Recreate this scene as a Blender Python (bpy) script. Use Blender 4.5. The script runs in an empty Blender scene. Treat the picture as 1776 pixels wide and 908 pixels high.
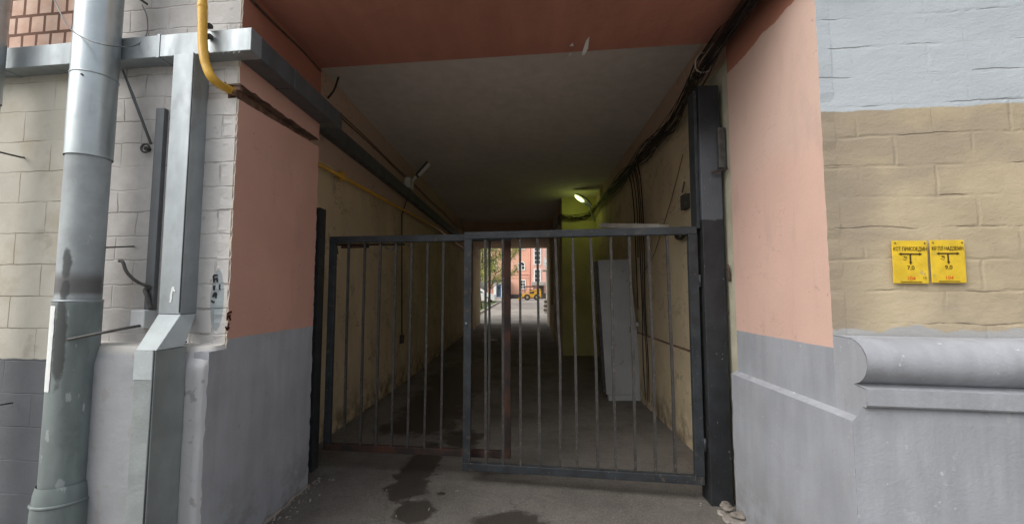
import bpy, bmesh, math, random
from mathutils import Vector, Matrix
random.seed(7)
R = math.radians
scene = bpy.context.scene
# ---------------------------------------------------------------- camera
F_PX, CX, CY = 740.0, 888.0, 454.0          # focal length and centre in photo pixels
PITCH, YAW, EYE = R(4.17), R(2.09), 1.65
cam = bpy.data.cameras.new('camera'); camo = bpy.data.objects.new('camera', cam)
scene.collection.objects.link(camo); scene.camera = camo
cam.sensor_width = 36; cam.lens = 36 * F_PX / 1776
cam.clip_start = 0.05; cam.clip_end = 1000
camo.location = (0, 0, EYE); camo.rotation_euler = (R(90) + PITCH, 0, YAW)
# ---------------------------------------------------------------- world, sun, exposure
SUN_EL, SUN_AZ = R(46), R(238)              # sun azimuth measured clockwise from +Y
w = bpy.data.worlds.new('World'); scene.world = w; w.use_nodes = True
wn = w.node_tree; bg = wn.nodes['Background']
sky = wn.nodes.new('ShaderNodeTexSky'); sky.sky_type = 'NISHITA'; sky.sun_disc = False
sky.sun_elevation = SUN_EL; sky.sun_rotation = SUN_AZ; sky.dust_density = 4; sky.air_density = 1.5
hs = wn.nodes.new('ShaderNodeHueSaturation'); hs.inputs['Saturation'].default_value = 0.28
wn.links.new(sky.outputs[0], hs.inputs['Color']); wn.links.new(hs.outputs[0], bg.inputs[0])
bg.inputs[1].default_value = 0.15
sl = bpy.data.lights.new('sun', 'SUN'); sl.energy = 1.0; sl.angle = R(55); sl.color = (1, .96, .91)
so = bpy.data.objects.new('sun', sl); scene.collection.objects.link(so)
d = Vector((math.sin(SUN_AZ) * math.cos(SUN_EL), math.cos(SUN_AZ) * math.cos(SUN_EL), math.sin(SUN_EL)))
so.rotation_euler = d.to_track_quat('Z', 'Y').to_euler(); so.location = d * 30
scene.view_settings.view_transform = 'Standard'; scene.view_settings.look = 'None'
scene.view_settings.exposure = 0.62; scene.view_settings.gamma = 1
scene.cycles.max_bounces = 12; scene.cycles.diffuse_bounces = 7; scene.cycles.glossy_bounces = 4
# ---------------------------------------------------------------- geometry of the place
COL = scene.collection
_cm = Matrix.Rotation(YAW, 3, 'Z') @ Matrix.Rotation(R(90) + PITCH, 3, 'X')
def ray(px, py):
    return (_cm @ Vector(((px - CX) / F_PX, (CY - py) / F_PX, -1)))
def onY(px, py, Y):
    v = ray(px, py); t = Y / v.y; return Vector((v.x * t, Y, EYE + v.z * t))
def onX(px, py, X):
    v = ray(px, py); t = X / v.x; return Vector((X, v.y * t, EYE + v.z * t))
def online(px, py, x0, y0, m):              # vertical plane Y = y0 + m (X - x0)
    v = ray(px, py); t = (y0 - m * x0) / (v.y - m * v.x); return Vector((v.x * t, v.y * t, EYE + v.z * t))
XL, XR = -1.90, 1.62                        # jambs of the archway
WL, WR = -2.30, 1.76                        # side walls of the passage
FM = -0.088
def FY(x): return 2.66 + FM * (x + 1.90)    # street facade line
def BY(x): return 3.74 - 0.082 * (x + 1.90) # back of the arch
def onF(px, py, off=0.0): return online(px, py, -1.90, 2.66 - off, FM)
def gz(y): return 0.0 if y < 8 else (0.0194 * (min(y, 56) - 8))
def onG(px, py):
    v = ray(px, py); t = -EYE / v.z
    for _ in range(30):
        t = (gz(v.y * t) - EYE) / v.z
    return Vector((v.x * t, v.y * t, gz(v.y * t)))
CEIL, SOF = 4.15, 3.72
# ---------------------------------------------------------------- node helper
class NT:
    def __init__(s, name, rough=.85, metal=0.0, spec=.3):
        s.m = bpy.data.materials.new(name); s.m.use_nodes = True
        s.t = s.m.node_tree; s.b = s.t.nodes['Principled BSDF']
        s.b.inputs['Roughness'].default_value = rough; s.b.inputs['Metallic'].default_value = metal
        s.b.inputs['Specular IOR Level'].default_value = spec
        s.g = s.t.nodes.new('ShaderNodeNewGeometry'); s.pos = s.g.outputs['Position']
        x = s.t.nodes.new('ShaderNodeSeparateXYZ'); s.t.links.new(s.pos, x.inputs[0])
        s.x, s.y, s.z = x.outputs
    def inp(s, sock, v):
        if isinstance(v, (int, float)): sock.default_value = v
        elif isinstance(v, tuple): sock.default_value = v if len(v) == 4 or len(sock.default_value) == 3 else (*v, 1)
        else: s.t.links.new(v, sock)
    def ma(s, op, a, b=0.0, c=0.0):
        n = s.t.nodes.new('ShaderNodeMath'); n.operation = op
        s.inp(n.inputs[0], a); s.inp(n.inputs[1], b); s.inp(n.inputs[2], c); return n.outputs[0]
    def add(s, a, b): return s.ma('ADD', a, b)
    def sub(s, a, b): return s.ma('SUBTRACT', a, b)
    def mul(s, a, b): return s.ma('MULTIPLY', a, b)
    def vec(s, x, y, z):
        n = s.t.nodes.new('ShaderNodeCombineXYZ')
        for i, v in enumerate((x, y, z)): s.inp(n.inputs[i], v)
        return n.outputs[0]
    def noise(s, scale, detail=4, vec=None, stretch=None, rough=.55, dist=0):
        n = s.t.nodes.new('ShaderNodeTexNoise'); v = vec or s.pos
        if stretch: v = s.vec(s.mul(s.x, stretch[0]), s.mul(s.y, stretch[1]), s.mul(s.z, stretch[2]))
        s.t.links.new(v, n.inputs['Vector']); n.inputs['Scale'].default_value = scale
        n.inputs['Detail'].default_value = detail; n.inputs['Roughness'].default_value = rough
        n.inputs['Distortion'].default_value = dist
        return n.outputs['Fac']
    def step(s, v, lo, hi, a=0.0, b=1.0):
        n = s.t.nodes.new('ShaderNodeMapRange'); n.interpolation_type = 'SMOOTHSTEP'
        s.inp(n.inputs[0], v); n.inputs[1].default_value = lo; n.inputs[2].default_value = hi
        n.inputs[3].default_value = a; n.inputs[4].default_value = b; return n.outputs[0]
    def mix(s, f, a, b):
        n = s.t.nodes.new('ShaderNodeMix'); n.data_type = 'RGBA'
        s.inp(n.inputs[0], f); s.inp(n.inputs[6], a); s.inp(n.inputs[7], b); return n.outputs[2]
    def scal(s, c, f):                       # colour times scalar
        n = s.t.nodes.new('ShaderNodeVectorMath'); n.operation = 'SCALE'
        s.inp(n.inputs[0], c if not isinstance(c, tuple) else c[:3]); s.inp(n.inputs['Scale'], f); return n.outputs[0]
    def bricks(s, bw, bh, ms=.012, wob=.02, smooth=.4, x=None, off=0.0):
        n = s.t.nodes.new('ShaderNodeTexBrick')
        nx = s.mul(s.sub(s.noise(5, 3), .5), wob); nz = s.mul(s.sub(s.noise(4, 3, stretch=(1.3, 1, 1.1)), .5), wob)
        s.t.links.new(s.vec(s.add(s.add(x or s.x, 50.0), nx), s.add(s.add(s.z, off), nz), 0.0), n.inputs['Vector'])
        n.inputs['Scale'].default_value = 1; n.inputs['Brick Width'].default_value = bw; n.inputs['Row Height'].default_value = bh
        n.inputs['Mortar Size'].default_value = ms; n.inputs['Mortar Smooth'].default_value = smooth
        n.inputs['Color1'].default_value = (1, 1, 1, 1); n.inputs['Color2'].default_value = (0, 0, 0, 1)
        return n.outputs['Fac'], n.outputs['Color']
    def bump(s, h, dist=.01, strength=1.0):
        n = s.t.nodes.new('ShaderNodeBump'); n.inputs['Distance'].default_value = dist; n.inputs['Strength'].default_value = strength
        s.inp(n.inputs['Height'], h)
        if getattr(s, 'lastb', None): s.t.links.new(s.lastb, n.inputs['Normal'])
        s.lastb = n.outputs[0]; s.t.links.new(n.outputs[0], s.b.inputs['Normal'])
    def col(s, c): s.inp(s.b.inputs['Base Color'], c)
    def rough(s, v): s.inp(s.b.inputs['Roughness'], v)
    def vary(s, c, scale=2.0, amt=.12, stretch=None):
        return s.scal(c, s.step(s.noise(scale, 6, stretch=stretch), .3, .7, 1 - amt, 1 + amt))
def simple(name, c, rough=.7, metal=0.0, amt=.15, scale=6, bump=.002, bs=60, spec=.3, dirt=None):
    n = NT(name, rough, metal, spec); cc = n.vary((*c, 1), scale, amt)
    if dirt: cc = n.mix(n.step(n.noise(scale * 1.7, 8, rough=.65), dirt[1], dirt[1] + .1), cc, dirt[0])
    n.col(cc); n.rough(n.step(n.noise(scale * 2, 4), .3, .7, max(.05, rough - .12), min(1, rough + .1)))
    if bump: n.bump(n.noise(bs, 4), bump)
    return n.m
M = {}
GREY = (.315, .33, .36, 1); GREY_D = (.26, .27, .285, 1); PINK = (.60, .325, .25, 1); PINK_P = (.57, .42, .355, 1); TERRA = (.36, .155, .105, 1)
# facade left of the arch
n = NT('facade_masonry_white', .9)
j1, c1 = n.bricks(.30, .158, .007, .045, .7, off=.03)
j2, c2 = n.bricks(.46, .216, .005, .022, .6, off=.10)
j3, c3 = n.bricks(.118, .137, .012, .012, .2, off=.06)
left = n.step(n.add(n.x, n.mul(n.sub(n.noise(6), .5), .05)), -2.86, -2.84, 1, 0)
bare = n.mul(n.step(n.x, -2.86, -2.84, 1, 0), n.step(n.z, 3.28, 3.30))
broke = n.step(n.noise(4.2, 5), .47, .62)
white = n.vary((.46, .445, .435, 1), 1.7, .14); white = n.vary(white, 14, .05)
white = n.mix(n.mul(n.step(n.noise(5, 6, stretch=(1, 1, .5)), .56, .72), .55), white, (.42, .39, .34, 1))
white = n.mix(n.mul(n.mul(n.step(j1, .35, .95), broke), .6), white, (.22, .19, .16, 1))
beige = n.vary((.50, .48, .42, 1), 1.3, .10)
beige = n.mix(n.step(n.noise(1.6, 5), .50, .62, 0, .7), beige, (.43, .39, .31, 1))
beige = n.mix(n.step(n.noise(4.5, 7), .60, .70, 0, .6), beige, (.38, .35, .29, 1))
beige = n.mix(n.mul(n.mul(n.step(j2, .4, .95), n.step(n.noise(2.1, 5), .42, .58)), .75), beige, (.26, .22, .17, 1))
brick = n.mix(n.mul(n.step(n.noise(7, 3), .35, .65), 1.0), (.56, .37, .29, 1), (.66, .49, .40, 1))
brick = n.mix(n.step(j3, .3, .8), brick, (.16, .085, .06, 1))
c = n.mix(left, white, beige); c = n.mix(bare, c, brick)
low = n.step(n.add(n.z, n.mul(n.sub(n.noise(9, 5), .5), .03)), 1.205, 1.215, 1, 0)
gl = n.vary((.15, .157, .17, 1), 1.5, .13)
gl = n.mix(n.mul(n.step(j2, .5, .95), n.step(n.noise(1.5, 4), .5, .6, 0, .2)), gl, (.36, .36, .36, 1))
c = n.mix(low, c, gl)
n.col(c)
jm = n.mix(left, j1, j2); jm = n.mix(bare, jm, j3)
n.bump(n.sub(n.mul(n.noise(40, 5), .35), n.mul(jm, n.step(n.noise(1.9, 3), .35, .6, .15, .8))), .0055, .9); n.bump(n.noise(7, 5), .012, .5)
M['fac_l'] = n.m
# corner column: white, with grey patch and stains
n = NT('corner_paint_white', .9)
j1, _ = n.bricks(.30, .158, .009, .035, .6, off=.03)
c = n.vary((.52, .51, .50, 1), 2.3, .08)
c = n.mix(n.mul(n.mul(n.step(j1, .4, .95), n.step(n.noise(5, 6), .50, .62)), .65), c, (.22, .19, .17, 1))
pc = onF(378, 515); pr = onF(378, 580)
dd = n.ma('SQRT', n.add(n.ma('POWER', n.mul(n.sub(n.x, pc.x), 21.0), 2.0), n.ma('POWER', n.mul(n.sub(n.z, pc.z - .02), 5.2), 2.0)))
c = n.mix(n.step(n.add(dd, n.mul(n.sub(n.noise(12, 4), .5), .25)), .97, 1.03, .85, 0), c, (.27, .315, .335, 1))
edge = n.step(n.add(n.x, n.mul(n.sub(n.noise(22, 6, stretch=(1, 1, .6)), .5), .05)), -1.925, -1.915)
c = n.mix(n.mul(edge, .5), c, (.62, .54, .42, 1))
c = n.mix(n.step(n.noise(11, 8), .63, .69, 0, .6), c, (.30, .27, .24, 1))
n.col(c); n.bump(n.sub(n.mul(n.noise(35, 5), .4), n.mul(j1, .6)), .008); n.bump(n.noise(6, 4), .02, .5)
M['corner'] = n.m
# facade right of the arch
n = NT('facade_masonry_blue_tan', .9)
xs = n.mul(n.x, 1.0)
j1, _ = n.bricks(.37, .168, .014, .040, 1.0, off=.02)
j1b, _ = n.bricks(.37, .168, .003, .040, .5, off=.02)
rowz = n.ma('FRACT', n.mul(n.add(n.add(n.z, .02), n.mul(n.sub(n.noise(3.5, 5, stretch=(1, 1, .3)), .5), .05)), 1 / .168))
bed = n.step(n.ma('ABSOLUTE', n.sub(rowz, .5)), .462, .492)
bedc = n.mul(bed, n.step(n.noise(3.1, 5, stretch=(1, 1, 3)), .50, .60))
top = n.step(n.add(n.z, n.mul(n.sub(n.noise(6, 6), .5), .05)), 2.640, 2.648)
blue = n.vary((.42, .46, .49, 1), 1.5, .06)
broke = n.step(n.noise(4.2, 5, stretch=(.6, 1, 1.6)), .50, .60)
blue = n.mix(n.ma('MAXIMUM', n.mul(bedc, .5), n.mul(n.mul(n.step(j1b, .2, .9), broke), .35)), blue, (.24, .25, .26, 1))
tan = n.vary((.46, .385, .265, 1), 1.8, .14)
tan = n.mix(n.step(n.noise(1.9, 6, stretch=(.7, 1, 1.2)), .44, .60, 0, .8), tan, (.32, .27, .21, 1))
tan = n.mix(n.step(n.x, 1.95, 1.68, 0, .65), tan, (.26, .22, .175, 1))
tan = n.mix(n.mul(n.noise(20, 6, stretch=(.25, 1, 1.6)), .35), tan, (.33, .265, .17, 1))
tan = n.mix(n.ma('MAXIMUM', n.mul(bedc, .5), n.mul(n.mul(n.step(j1b, .2, .9), broke), .3)), tan, (.17, .13, .10, 1))
tan = n.mix(n.mul(n.step(n.add(n.z, n.mul(n.sub(n.noise(5, 5, stretch=(1, 1, .4)), .5), .14)), 1.47, 1.455), 1.0), tan, (.36, .36, .355, 1))
n.col(n.mix(top, tan, blue))
n.bump(n.sub(n.mul(n.noise(60, 6, rough=.7), .45), n.add(n.mul(bedc, .6), n.mul(j1, n.step(n.noise(3.3, 5), .45, .62, .05, .45)))), .006, 1.0); n.bump(n.noise(22, 6, stretch=(.6, 1, 1)), .003, .8); n.bump(n.noise(9, 5, stretch=(.45, 1, 1)), .012, .5)
M['fac_r'] = n.m
# jambs: pink over grey, terracotta on top
def jamb(name, dull, blotch, PINK):
    n = NT(name, .85)
    pink = n.vary(PINK, 1.6, .05)
    pink = n.mix(n.step(n.add(n.z, n.mul(n.sub(n.noise(2, 3), .5), .25)), 2.40, 2.62, 0, blotch), pink, PINK_P)
    tr = n.step(n.add(n.z, n.mul(n.sub(n.noise(5, 6, stretch=(1, 1, .3)), .5), .09)), 3.415, 3.42)
    pink = n.mix(tr, pink, TERRA)
    g = n.vary(dull, 1.8, .09); g = n.vary(g, 5, .06, stretch=(2.2, 2.2, .4))
    g = n.mix(n.mul(n.step(n.z, .55, .0, 0, 1), n.step(n.noise(5, 6), .42, .62, 0, .55)), g, (.17, .16, .15, 1))
    g = n.mix(n.step(n.noise(17, 4, rough=.6), .72, .75, 0, .5), g, (.52, .53, .54, 1))
    lo = n.step(n.add(n.z, n.mul(n.sub(n.noise(7, 5), .5), .012)), 1.358, 1.364, 1, 0)
    c = n.mix(lo, pink, g)
    c = n.mix(n.step(n.noise(14, 7), .68, .72, 0, .4), c, (.30, .22, .19, 1))
    c = n.mix(n.step(n.noise(2.6, 8, stretch=(1, 1.2, .35), rough=.7), .54, .72, 0, .22), c, (.27, .22, .20, 1))
    c = n.mix(n.step(n.noise(34, 5, rough=.7), .66, .69, 0, .35), c, (.60, .55, .50, 1))
    c = n.mix(n.step(n.noise(7, 4, stretch=(1, 1, .12)), .60, .74, 0, .35), c, n.scal(c, .80))
    n.bump(n.noise(9, 6, stretch=(1, .5, 1.5), rough=.6), .004, .5)
    sc = n.ma('ABSOLUTE', n.sub(n.noise(1.7, 6, stretch=(1, .8, 2)), .5)); c = n.mix(n.mul(n.step(sc, 0, .0025, 1, 0), n.step(n.noise(2.2, 2), .52, .60, 0, .4)), c, (.16, .12, .11, 1))
    n.col(c); n.bump(n.noise(70, 5), .0016, .8); n.bump(n.noise(3, 3), .008, .35)
    return n.m
M['jamb_l'] = jamb('jamb_paint_left', (.37, .385, .42, 1), .1, (.61, .35, .28, 1)); M['jamb_r'] = jamb('jamb_paint_right', (.29, .305, .335, 1), .7, (.59, .40, .335, 1))  # one paint on both jambs, each tone shifted to carry its side's light
# plinth + moulding
n = NT('plinth_paint', .85)
c = n.vary(GREY, 1.4, .07); c = n.vary(c, 4.5, .07, stretch=(2.4, 2.4, .35))
c = n.mix(n.step(n.noise(3, 7, stretch=(1.6, 1, .5)), .56, .70, 0, .35), c, (.23, .235, .245, 1))
c = n.mix(n.step(n.noise(19, 5), .68, .71, 0, .6), c, (.55, .56, .57, 1))
c = n.mix(n.step(n.noise(27, 7, rough=.75), .65, .69, 0, .5), c, (.17, .17, .18, 1))
c = n.mix(n.mul(n.step(n.z, .5, .0), n.step(n.noise(4, 7), .4, .62, 0, .7)), c, (.17, .16, .15, 1))
drip = n.mul(n.step(n.noise(11, 5, stretch=(1, 1, .07)), .50, .68), n.step(n.z, .55, 1.08, 0, .5))
drip = n.mul(drip, n.step(n.z, 1.10, 1.12, 1, .4)); c = n.mix(drip, c, (.20, .205, .215, 1))
pe_ = n.step(n.noise(3.4, 9, rough=.72), .61, .625, 0, .35); c = n.mix(pe_, c, (.44, .45, .47, 1))
n.col(c); n.bump(n.noise(60, 5), .0022, .9); n.bump(n.noise(11, 6, rough=.65), .004, .5); n.bump(pe_, .002, .5)
M['plinth'] = n.m
n = NT('plinth_paint_chipped', .9)
c = n.vary((.29, .30, .315, 1), 2.2, .12)
c = n.mix(n.step(n.x, -2.12, -2.02, 0, .8), c, (.60, .605, .62, 1))
c = n.mix(n.step(n.z, 1.26, 1.33, 0, .75), c, (.58, .56, .52, 1))
c = n.mix(n.step(n.noise(10, 8), .60, .66, 0, .6), c, (.27, .26, .25, 1))
n.col(c); n.bump(n.noise(30, 6), .004, .8); n.bump(n.noise(7, 4), .008, .5)
M['plinth_l'] = n.m
n = NT('rubble_core', .95); n.col(n.mix(n.step(n.noise(9, 6), .4, .6), (.16, .10, .075, 1), (.27, .17, .13, 1))); n.bump(n.noise(14, 7), .015)
M['core'] = n.m
# soffit, ceiling, passage walls
n = NT('soffit_paint', .85); c = n.vary((.36, .16, .115, 1), 1.0, .08)
c = n.vary(c, 3, .08, stretch=(2, .3, 1))
c = n.mix(n.step(n.noise(6, 7, stretch=(1, 1.6, 1)), .70, .73, 0, .5), c, (.20, .10, .07, 1)); n.col(c); n.bump(n.noise(12, 5), .008)
M['soffit'] = n.m
n = NT('ceiling_plaster', .9); c = n.vary((.68, .635, .60, 1), .7, .05); c = n.vary(c, 6, .05)
c = n.mix(n.step(n.noise(2.5, 7, stretch=(1.5, .5, 1)), .55, .75, 0, .2), c, (.42, .38, .34, 1)); n.col(c); n.bump(n.noise(10, 5), .006)
M['ceiling'] = n.m
def passage(name, base, top):
    n = NT(name, .85); c = n.vary(base, .9, .10); c = n.vary(c, 3.5, .06, stretch=(1, 1, .4))
    t = n.step(n.sub(n.add(n.z, n.mul(n.sub(n.noise(3, 4), .5), .06)), n.step(n.x, -.1, .1, 0, .6)), 3.12, 3.14)
    c = n.mix(t, c, top)
    c = n.mix(n.mul(n.step(n.z, .55, .02), n.step(n.noise(6, 7), .35, .65)), c, (.24, .19, .13, 1))
    c = n.mix(n.step(n.noise(2.4, 8, rough=.7), .56, .66, 0, .5), c, (.30, .235, .15, 1)); c = n.mix(n.step(n.noise(5, 8, rough=.75), .64, .67, 0, .5), c, (.62, .56, .46, 1))
    crack = n.ma('ABSOLUTE', n.sub(n.noise(1.3, 5, stretch=(1, .6, 1)), .5))
    c = n.mix(n.step(crack, .0, .004, .5, 0), c, (.12, .09, .06, 1))
    n.col(c); n.bump(n.noise(14, 5), .006); return n.m
M['pass'] = passage('passage_paint_ochre', (.66, .55, .37, 1), (.56, .42, .33, 1))
M['yellowish'] = simple('pilaster_paint_ochre', (.58, .54, .24), .85, amt=.10, scale=2)  # ochre yellow paint; its green cast comes from the lamp
M['lintel'] = simple('lintel_paint_brown', (.50, .34, .25), .85, amt=.12, scale=2)
# ground
n = NT('asphalt', .9)
c = n.vary((.125, .115, .103, 1), .9, .10); c = n.vary(c, 7, .08)
c = n.mix(n.step(n.noise(120, 3, rough=.8), .55, .66, 0, .6), c, (.25, .235, .215, 1))
c = n.mix(n.step(n.noise(2.2, 8, rough=.7), .57, .66, 0, .4), c, (.09, .082, .075, 1))
c = n.mix(n.step(n.y, 1.3, .6), c, n.vary((.30, .285, .26, 1), 1.2, .1))  # paler unseen street behind the viewpoint, added to bounce light into the arch
def voro(sc, st=(1, 1, 1)):
    v_ = n.t.nodes.new('ShaderNodeTexVoronoi'); v_.feature = 'DISTANCE_TO_EDGE'; v_.inputs['Scale'].default_value = sc
    wv_ = n.vec(n.add(n.x, n.mul(n.sub(n.noise(3, 6), .5), .5)), n.add(n.y, n.mul(n.sub(n.noise(3.3, 6), .5), .5)), 0.0)
    n.t.links.new(wv_, v_.inputs['Vector']); return v_.outputs['Distance']
crk = n.mul(n.step(voro(.9), .0, .012, 1, 0), n.step(n.noise(1.1, 3), .46, .55))
c = n.mix(n.mul(crk, .25), c, (.05, .045, .04, 1))
c = n.mix(n.step(n.noise(55, 3, rough=.8), .64, .70, 0, .55), c, (.27, .25, .22, 1))
c = n.mix(n.step(n.noise(38, 3, rough=.8), .66, .70, 0, .6), c, (.06, .055, .05, 1))
c = n.mix(n.step(n.noise(1.0, 6), .45, .7, 0, .5), c, (.19, .175, .155, 1))
c = n.scal(c, n.step(n.y, 3.6, 5.2, 1, 1.55))  # passage floor colour raised to lift the dim interior
yard = n.step(n.y, 19.5, 21)
c = n.mix(yard, c, n.vary((.34, .315, .285, 1), .35, .16))
def blob(px, py, rx, ry, wob=.35, sc=3.2):
    p = onG(px, py); nz = n.mul(n.sub(n.noise(sc, 6), .5), wob * 3.2)
    dx = n.mul(n.sub(n.x, p.x), 1 / rx); dy = n.mul(n.sub(n.y, p.y), 1 / ry)
    return n.step(n.add(n.ma('SQRT', n.add(n.mul(dx, dx), n.mul(dy, dy))), n.add(nz, n.add(n.mul(n.sub(n.noise(30, 4), .5), .35), n.mul(n.sub(n.noise(9, 5), .5), 1.1)))), .82, 1.14, 1, 0)
wet = blob(712, 835, .17, .42, .40, 4.5)
for a in ((718, 885, .15, .20, .40, 5), (735, 800, .16, .55, .45, 5), (745, 725, .44, .7, .42, 4), (690, 742, .26, .26, .4, 5), (765, 690, .5, 1.1, .42, 3.0), (800, 655, .6, 1.8, .42, 3),
          (884, 907, .26, .16, .2, 5), (766, 855, .035, .035, .1, 6), (757, 822, .03, .02, .1, 6), (800, 760, .25, .3, .45, 4)):
    wet = n.ma('MAXIMUM', wet, blob(*a))
ag = n.t.nodes.new('ShaderNodeTexVoronoi'); ag.inputs['Scale'].default_value = 70; n.t.links.new(n.pos, ag.inputs['Vector'])
c = n.mix(n.step(ag.outputs['Distance'], .15, .45, .40, 0), c, (.30, .28, .25, 1))
c = n.mix(n.mul(n.step(n.noise(26, 6, rough=.8), .52, .66), .45), c, (.07, .064, .058, 1))
c = n.mix(n.mul(n.step(n.noise(1.6, 7, rough=.65), .50, .64), .35), c, (.08, .072, .064, 1))
c = n.mix(n.mul(wet, .9), c, (.040, .034, .029, 1))
n.col(c); n.rough(n.step(wet, 0, 1, .92, .55)); n.bump(n.noise(90, 5, rough=.8), .007, 1.0); n.bump(n.noise(2.5, 5), .02, .5)
n.bump(n.sub(0.0, crk), .002); M['asphalt'] = n.m
# metals
def galv(name, base, streak=.5, rough=.33, metal=.85):
    n = NT(name, rough, metal, .4)
    c = n.vary(base, 9, .05); c = n.vary(c, 3, .06, stretch=(3, 3, .4))
    c = n.mix(n.step(n.noise(6, 8, stretch=(1, 1, .6)), .58, .68, 0, streak), c, (.17, .18, .18, 1))
    n.col(c); n.rough(n.step(n.noise(5, 5, stretch=(2, 2, .5)), .3, .7, rough - .06, rough + .18)); n.bump(n.noise(5, 3, stretch=(1, 1, .4)), .003, .4)
    return n
M['galv'] = galv('galvanised_steel', (.44, .485, .505, 1), .25).m
M['galv_flat'] = galv('galvanised_sheet', (.33, .365, .385, 1), .25, .42, .6).m
M['galv_dark'] = galv('galvanised_sheet_dull', (.13, .14, .15, 1), .35, .5, .5).m
n = galv('downpipe_painted', (.30, .335, .345, 1), .35, .55, .25)
# scorch marks and a white paint run on the old lower pipe
c = n.vary((.20, .235, .235, 1), 7, .12, stretch=(2, 2, .5)); c = n.mix(n.step(n.z, 1.58, 1.62), c, n.vary((.33, .36, .375, 1), 6, .12))
c = n.mix(n.mul(n.step(n.z, 1.72, 1.80, 1, 0), n.mul(n.step(n.z, 1.63, 1.66), n.step(n.add(n.mul(n.x, .8), n.mul(n.noise(9, 4), .1)), -1.96, -2.0))), c, (.15, .15, .15, 1))
def soot(cx, cy, a0, z0, wa, hz, amt=.9, wob=.7):
    ang = n.ma('ARCTAN2', n.sub(n.y, cy), n.sub(n.x, cx))
    da = n.mul(n.sub(ang, a0), 1 / wa); dz = n.mul(n.sub(n.z, z0), 1 / hz)
    dd_ = n.add(n.ma('SQRT', n.add(n.mul(da, da), n.mul(dz, dz))), n.mul(n.sub(n.noise(16, 6), .5), wob * 2))
    return n.step(dd_, .7, 1.15, amt, 0)
_p = onF(150, 330, .21); _va = math.atan2(-_p.y, -_p.x); _z = lambda px, py: onF(px, py, .30).z
sm = soot(_p.x, _p.y, _va - .62, _z(105, 585), .30, .27)
for a_ in ((-.6, 455, .24, .10), (-.6, 500, .22, .06), (.1, 640, .5, .5)):
    sm = n.ma('MAXIMUM', sm, soot(_p.x, _p.y, _va + a_[0], _z(105, a_[1]), a_[2], a_[3], .85 if a_[0] < 0 else .25))
c = n.vary(c, 2.2, .14); c = n.mix(sm, c, (.065, .07, .07, 1))
c = n.mix(n.step(n.noise(13, 8, stretch=(1.6, 1.6, .5)), .63, .68, 0, .45), c, (.50, .54, .55, 1))
n.col(c); M['pipe_old'] = n.m
M['soot'] = simple('soot', (.07, .075, .075), .9, amt=.3, scale=15)
M['white_paint'] = simple('white_paint', (.70, .73, .73), .7, amt=.06)
M['grey_paint'] = simple('pale_grey_paint', (.38, .42, .43), .6, amt=.08)
M['yellow'] = simple('gas_pipe_yellow', (.62, .36, .045), .45, amt=.10, scale=8, spec=.5, dirt=((.42, .25, .06, 1), .64))
M['iron'] = simple('old_iron', (.085, .082, .08), .6, .3, .3, 20, .004, 40)
n = NT('gate_paint', .52, .1, .35)
c = n.vary((.030, .035, .040, 1), 8, .25); c = n.mix(n.step(n.noise(13, 8, rough=.7), .57, .66, 0, .6), c, (.115, .085, .065, 1))
c = n.mix(n.step(n.noise(60, 3), .66, .72, 0, .5), c, (.22, .21, .20, 1)); n.col(c); n.bump(n.noise(50, 5), .003)
M['gate'] = n.m
n = NT('bar_paint', .6, .1, .3)
c = n.vary((.050, .048, .046, 1), 10, .2); c = n.mix(n.step(n.noise(16, 8, rough=.75), .54, .64, 0, .6), c, (.10, .075, .055, 1))
c = n.mix(n.step(n.noise(70, 3), .58, .68, 0, .6), c, (.20, .18, .15, 1)); n.col(c); n.bump(n.noise(60, 5), .003)
M['bar'] = n.m
n = NT('gate_rust', .7, .1, .3)
c = n.mix(n.step(n.noise(6, 6), .4, .62), (.030, .024, .022, 1), (.075, .035, .024, 1)); n.col(c); n.bump(n.noise(40, 5), .004)
M['rust'] = n.m
n = NT('post_paint', .55, .05, .35)
c = n.vary((.022, .024, .027, 1), 5, .3)
pz = n.add(n.z, n.mul(n.sub(n.noise(14, 5), .5), .05))
c = n.mix(n.mul(n.step(pz, 2.245, 2.25), n.step(pz, 2.75, 3.1, 1, 0)), c, n.vary((.085, .095, .11, 1), 4, .1))  # bluish grey band: the lit part of the post, put into the paint
c = n.mix(n.step(n.noise(45, 4), .69, .72, 0, .6), c, (.30, .30, .29, 1)); n.col(c); n.bump(n.noise(30, 5), .004)
M['post'] = n.m
M['cable'] = simple('cable_rubber', (.022, .020, .019), .55, amt=.3, scale=20, bump=0)
M['cable_br'] = simple('cable_brown', (.08, .055, .04), .6, amt=.3, scale=20, bump=0)
M['cable_w'] = simple('cable_pale', (.35, .30, .25), .6, amt=.2, scale=20, bump=0)
M['plastic_w'] = simple('plastic_white', (.70, .70, .66), .5, amt=.08)
M['panel'] = simple('grey_metal_panel', (.46, .48, .49), .6, amt=.08, scale=3, dirt=((.20, .19, .17, 1), .62))
M['wood'] = simple('pale_board', (.80, .79, .74), .8, amt=.1)
M['sign_y'] = simple('sign_yellow', (.66, .45, .03), .55, amt=.12, scale=14, bump=.001, spec=.3, dirt=((.42, .33, .13, 1), .60))
M['ink'] = simple('sign_ink', (.06, .035, .01), .6, amt=.1, bump=0)
M['ink_red'] = simple('sign_red', (.62, .12, .02), .6, amt=.1, bump=0)
M['marker'] = simple('marker_ink', (.015, .018, .02), .6, amt=.2, bump=0)
M['marker_br'] = simple('marker_brown', (.06, .012, .008), .6, amt=.2, bump=0)
M['stone'] = simple('rubble_stone', (.19, .17, .15), .95, amt=.3, scale=14, bump=.01, bs=30)
M['mortar'] = simple('spilt_mortar', (.30, .275, .25), .95, amt=.2, scale=12, bump=.01, bs=40)
M['blue_pl'] = simple('purple_plastic', (.05, .05, .16), .5)
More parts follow.
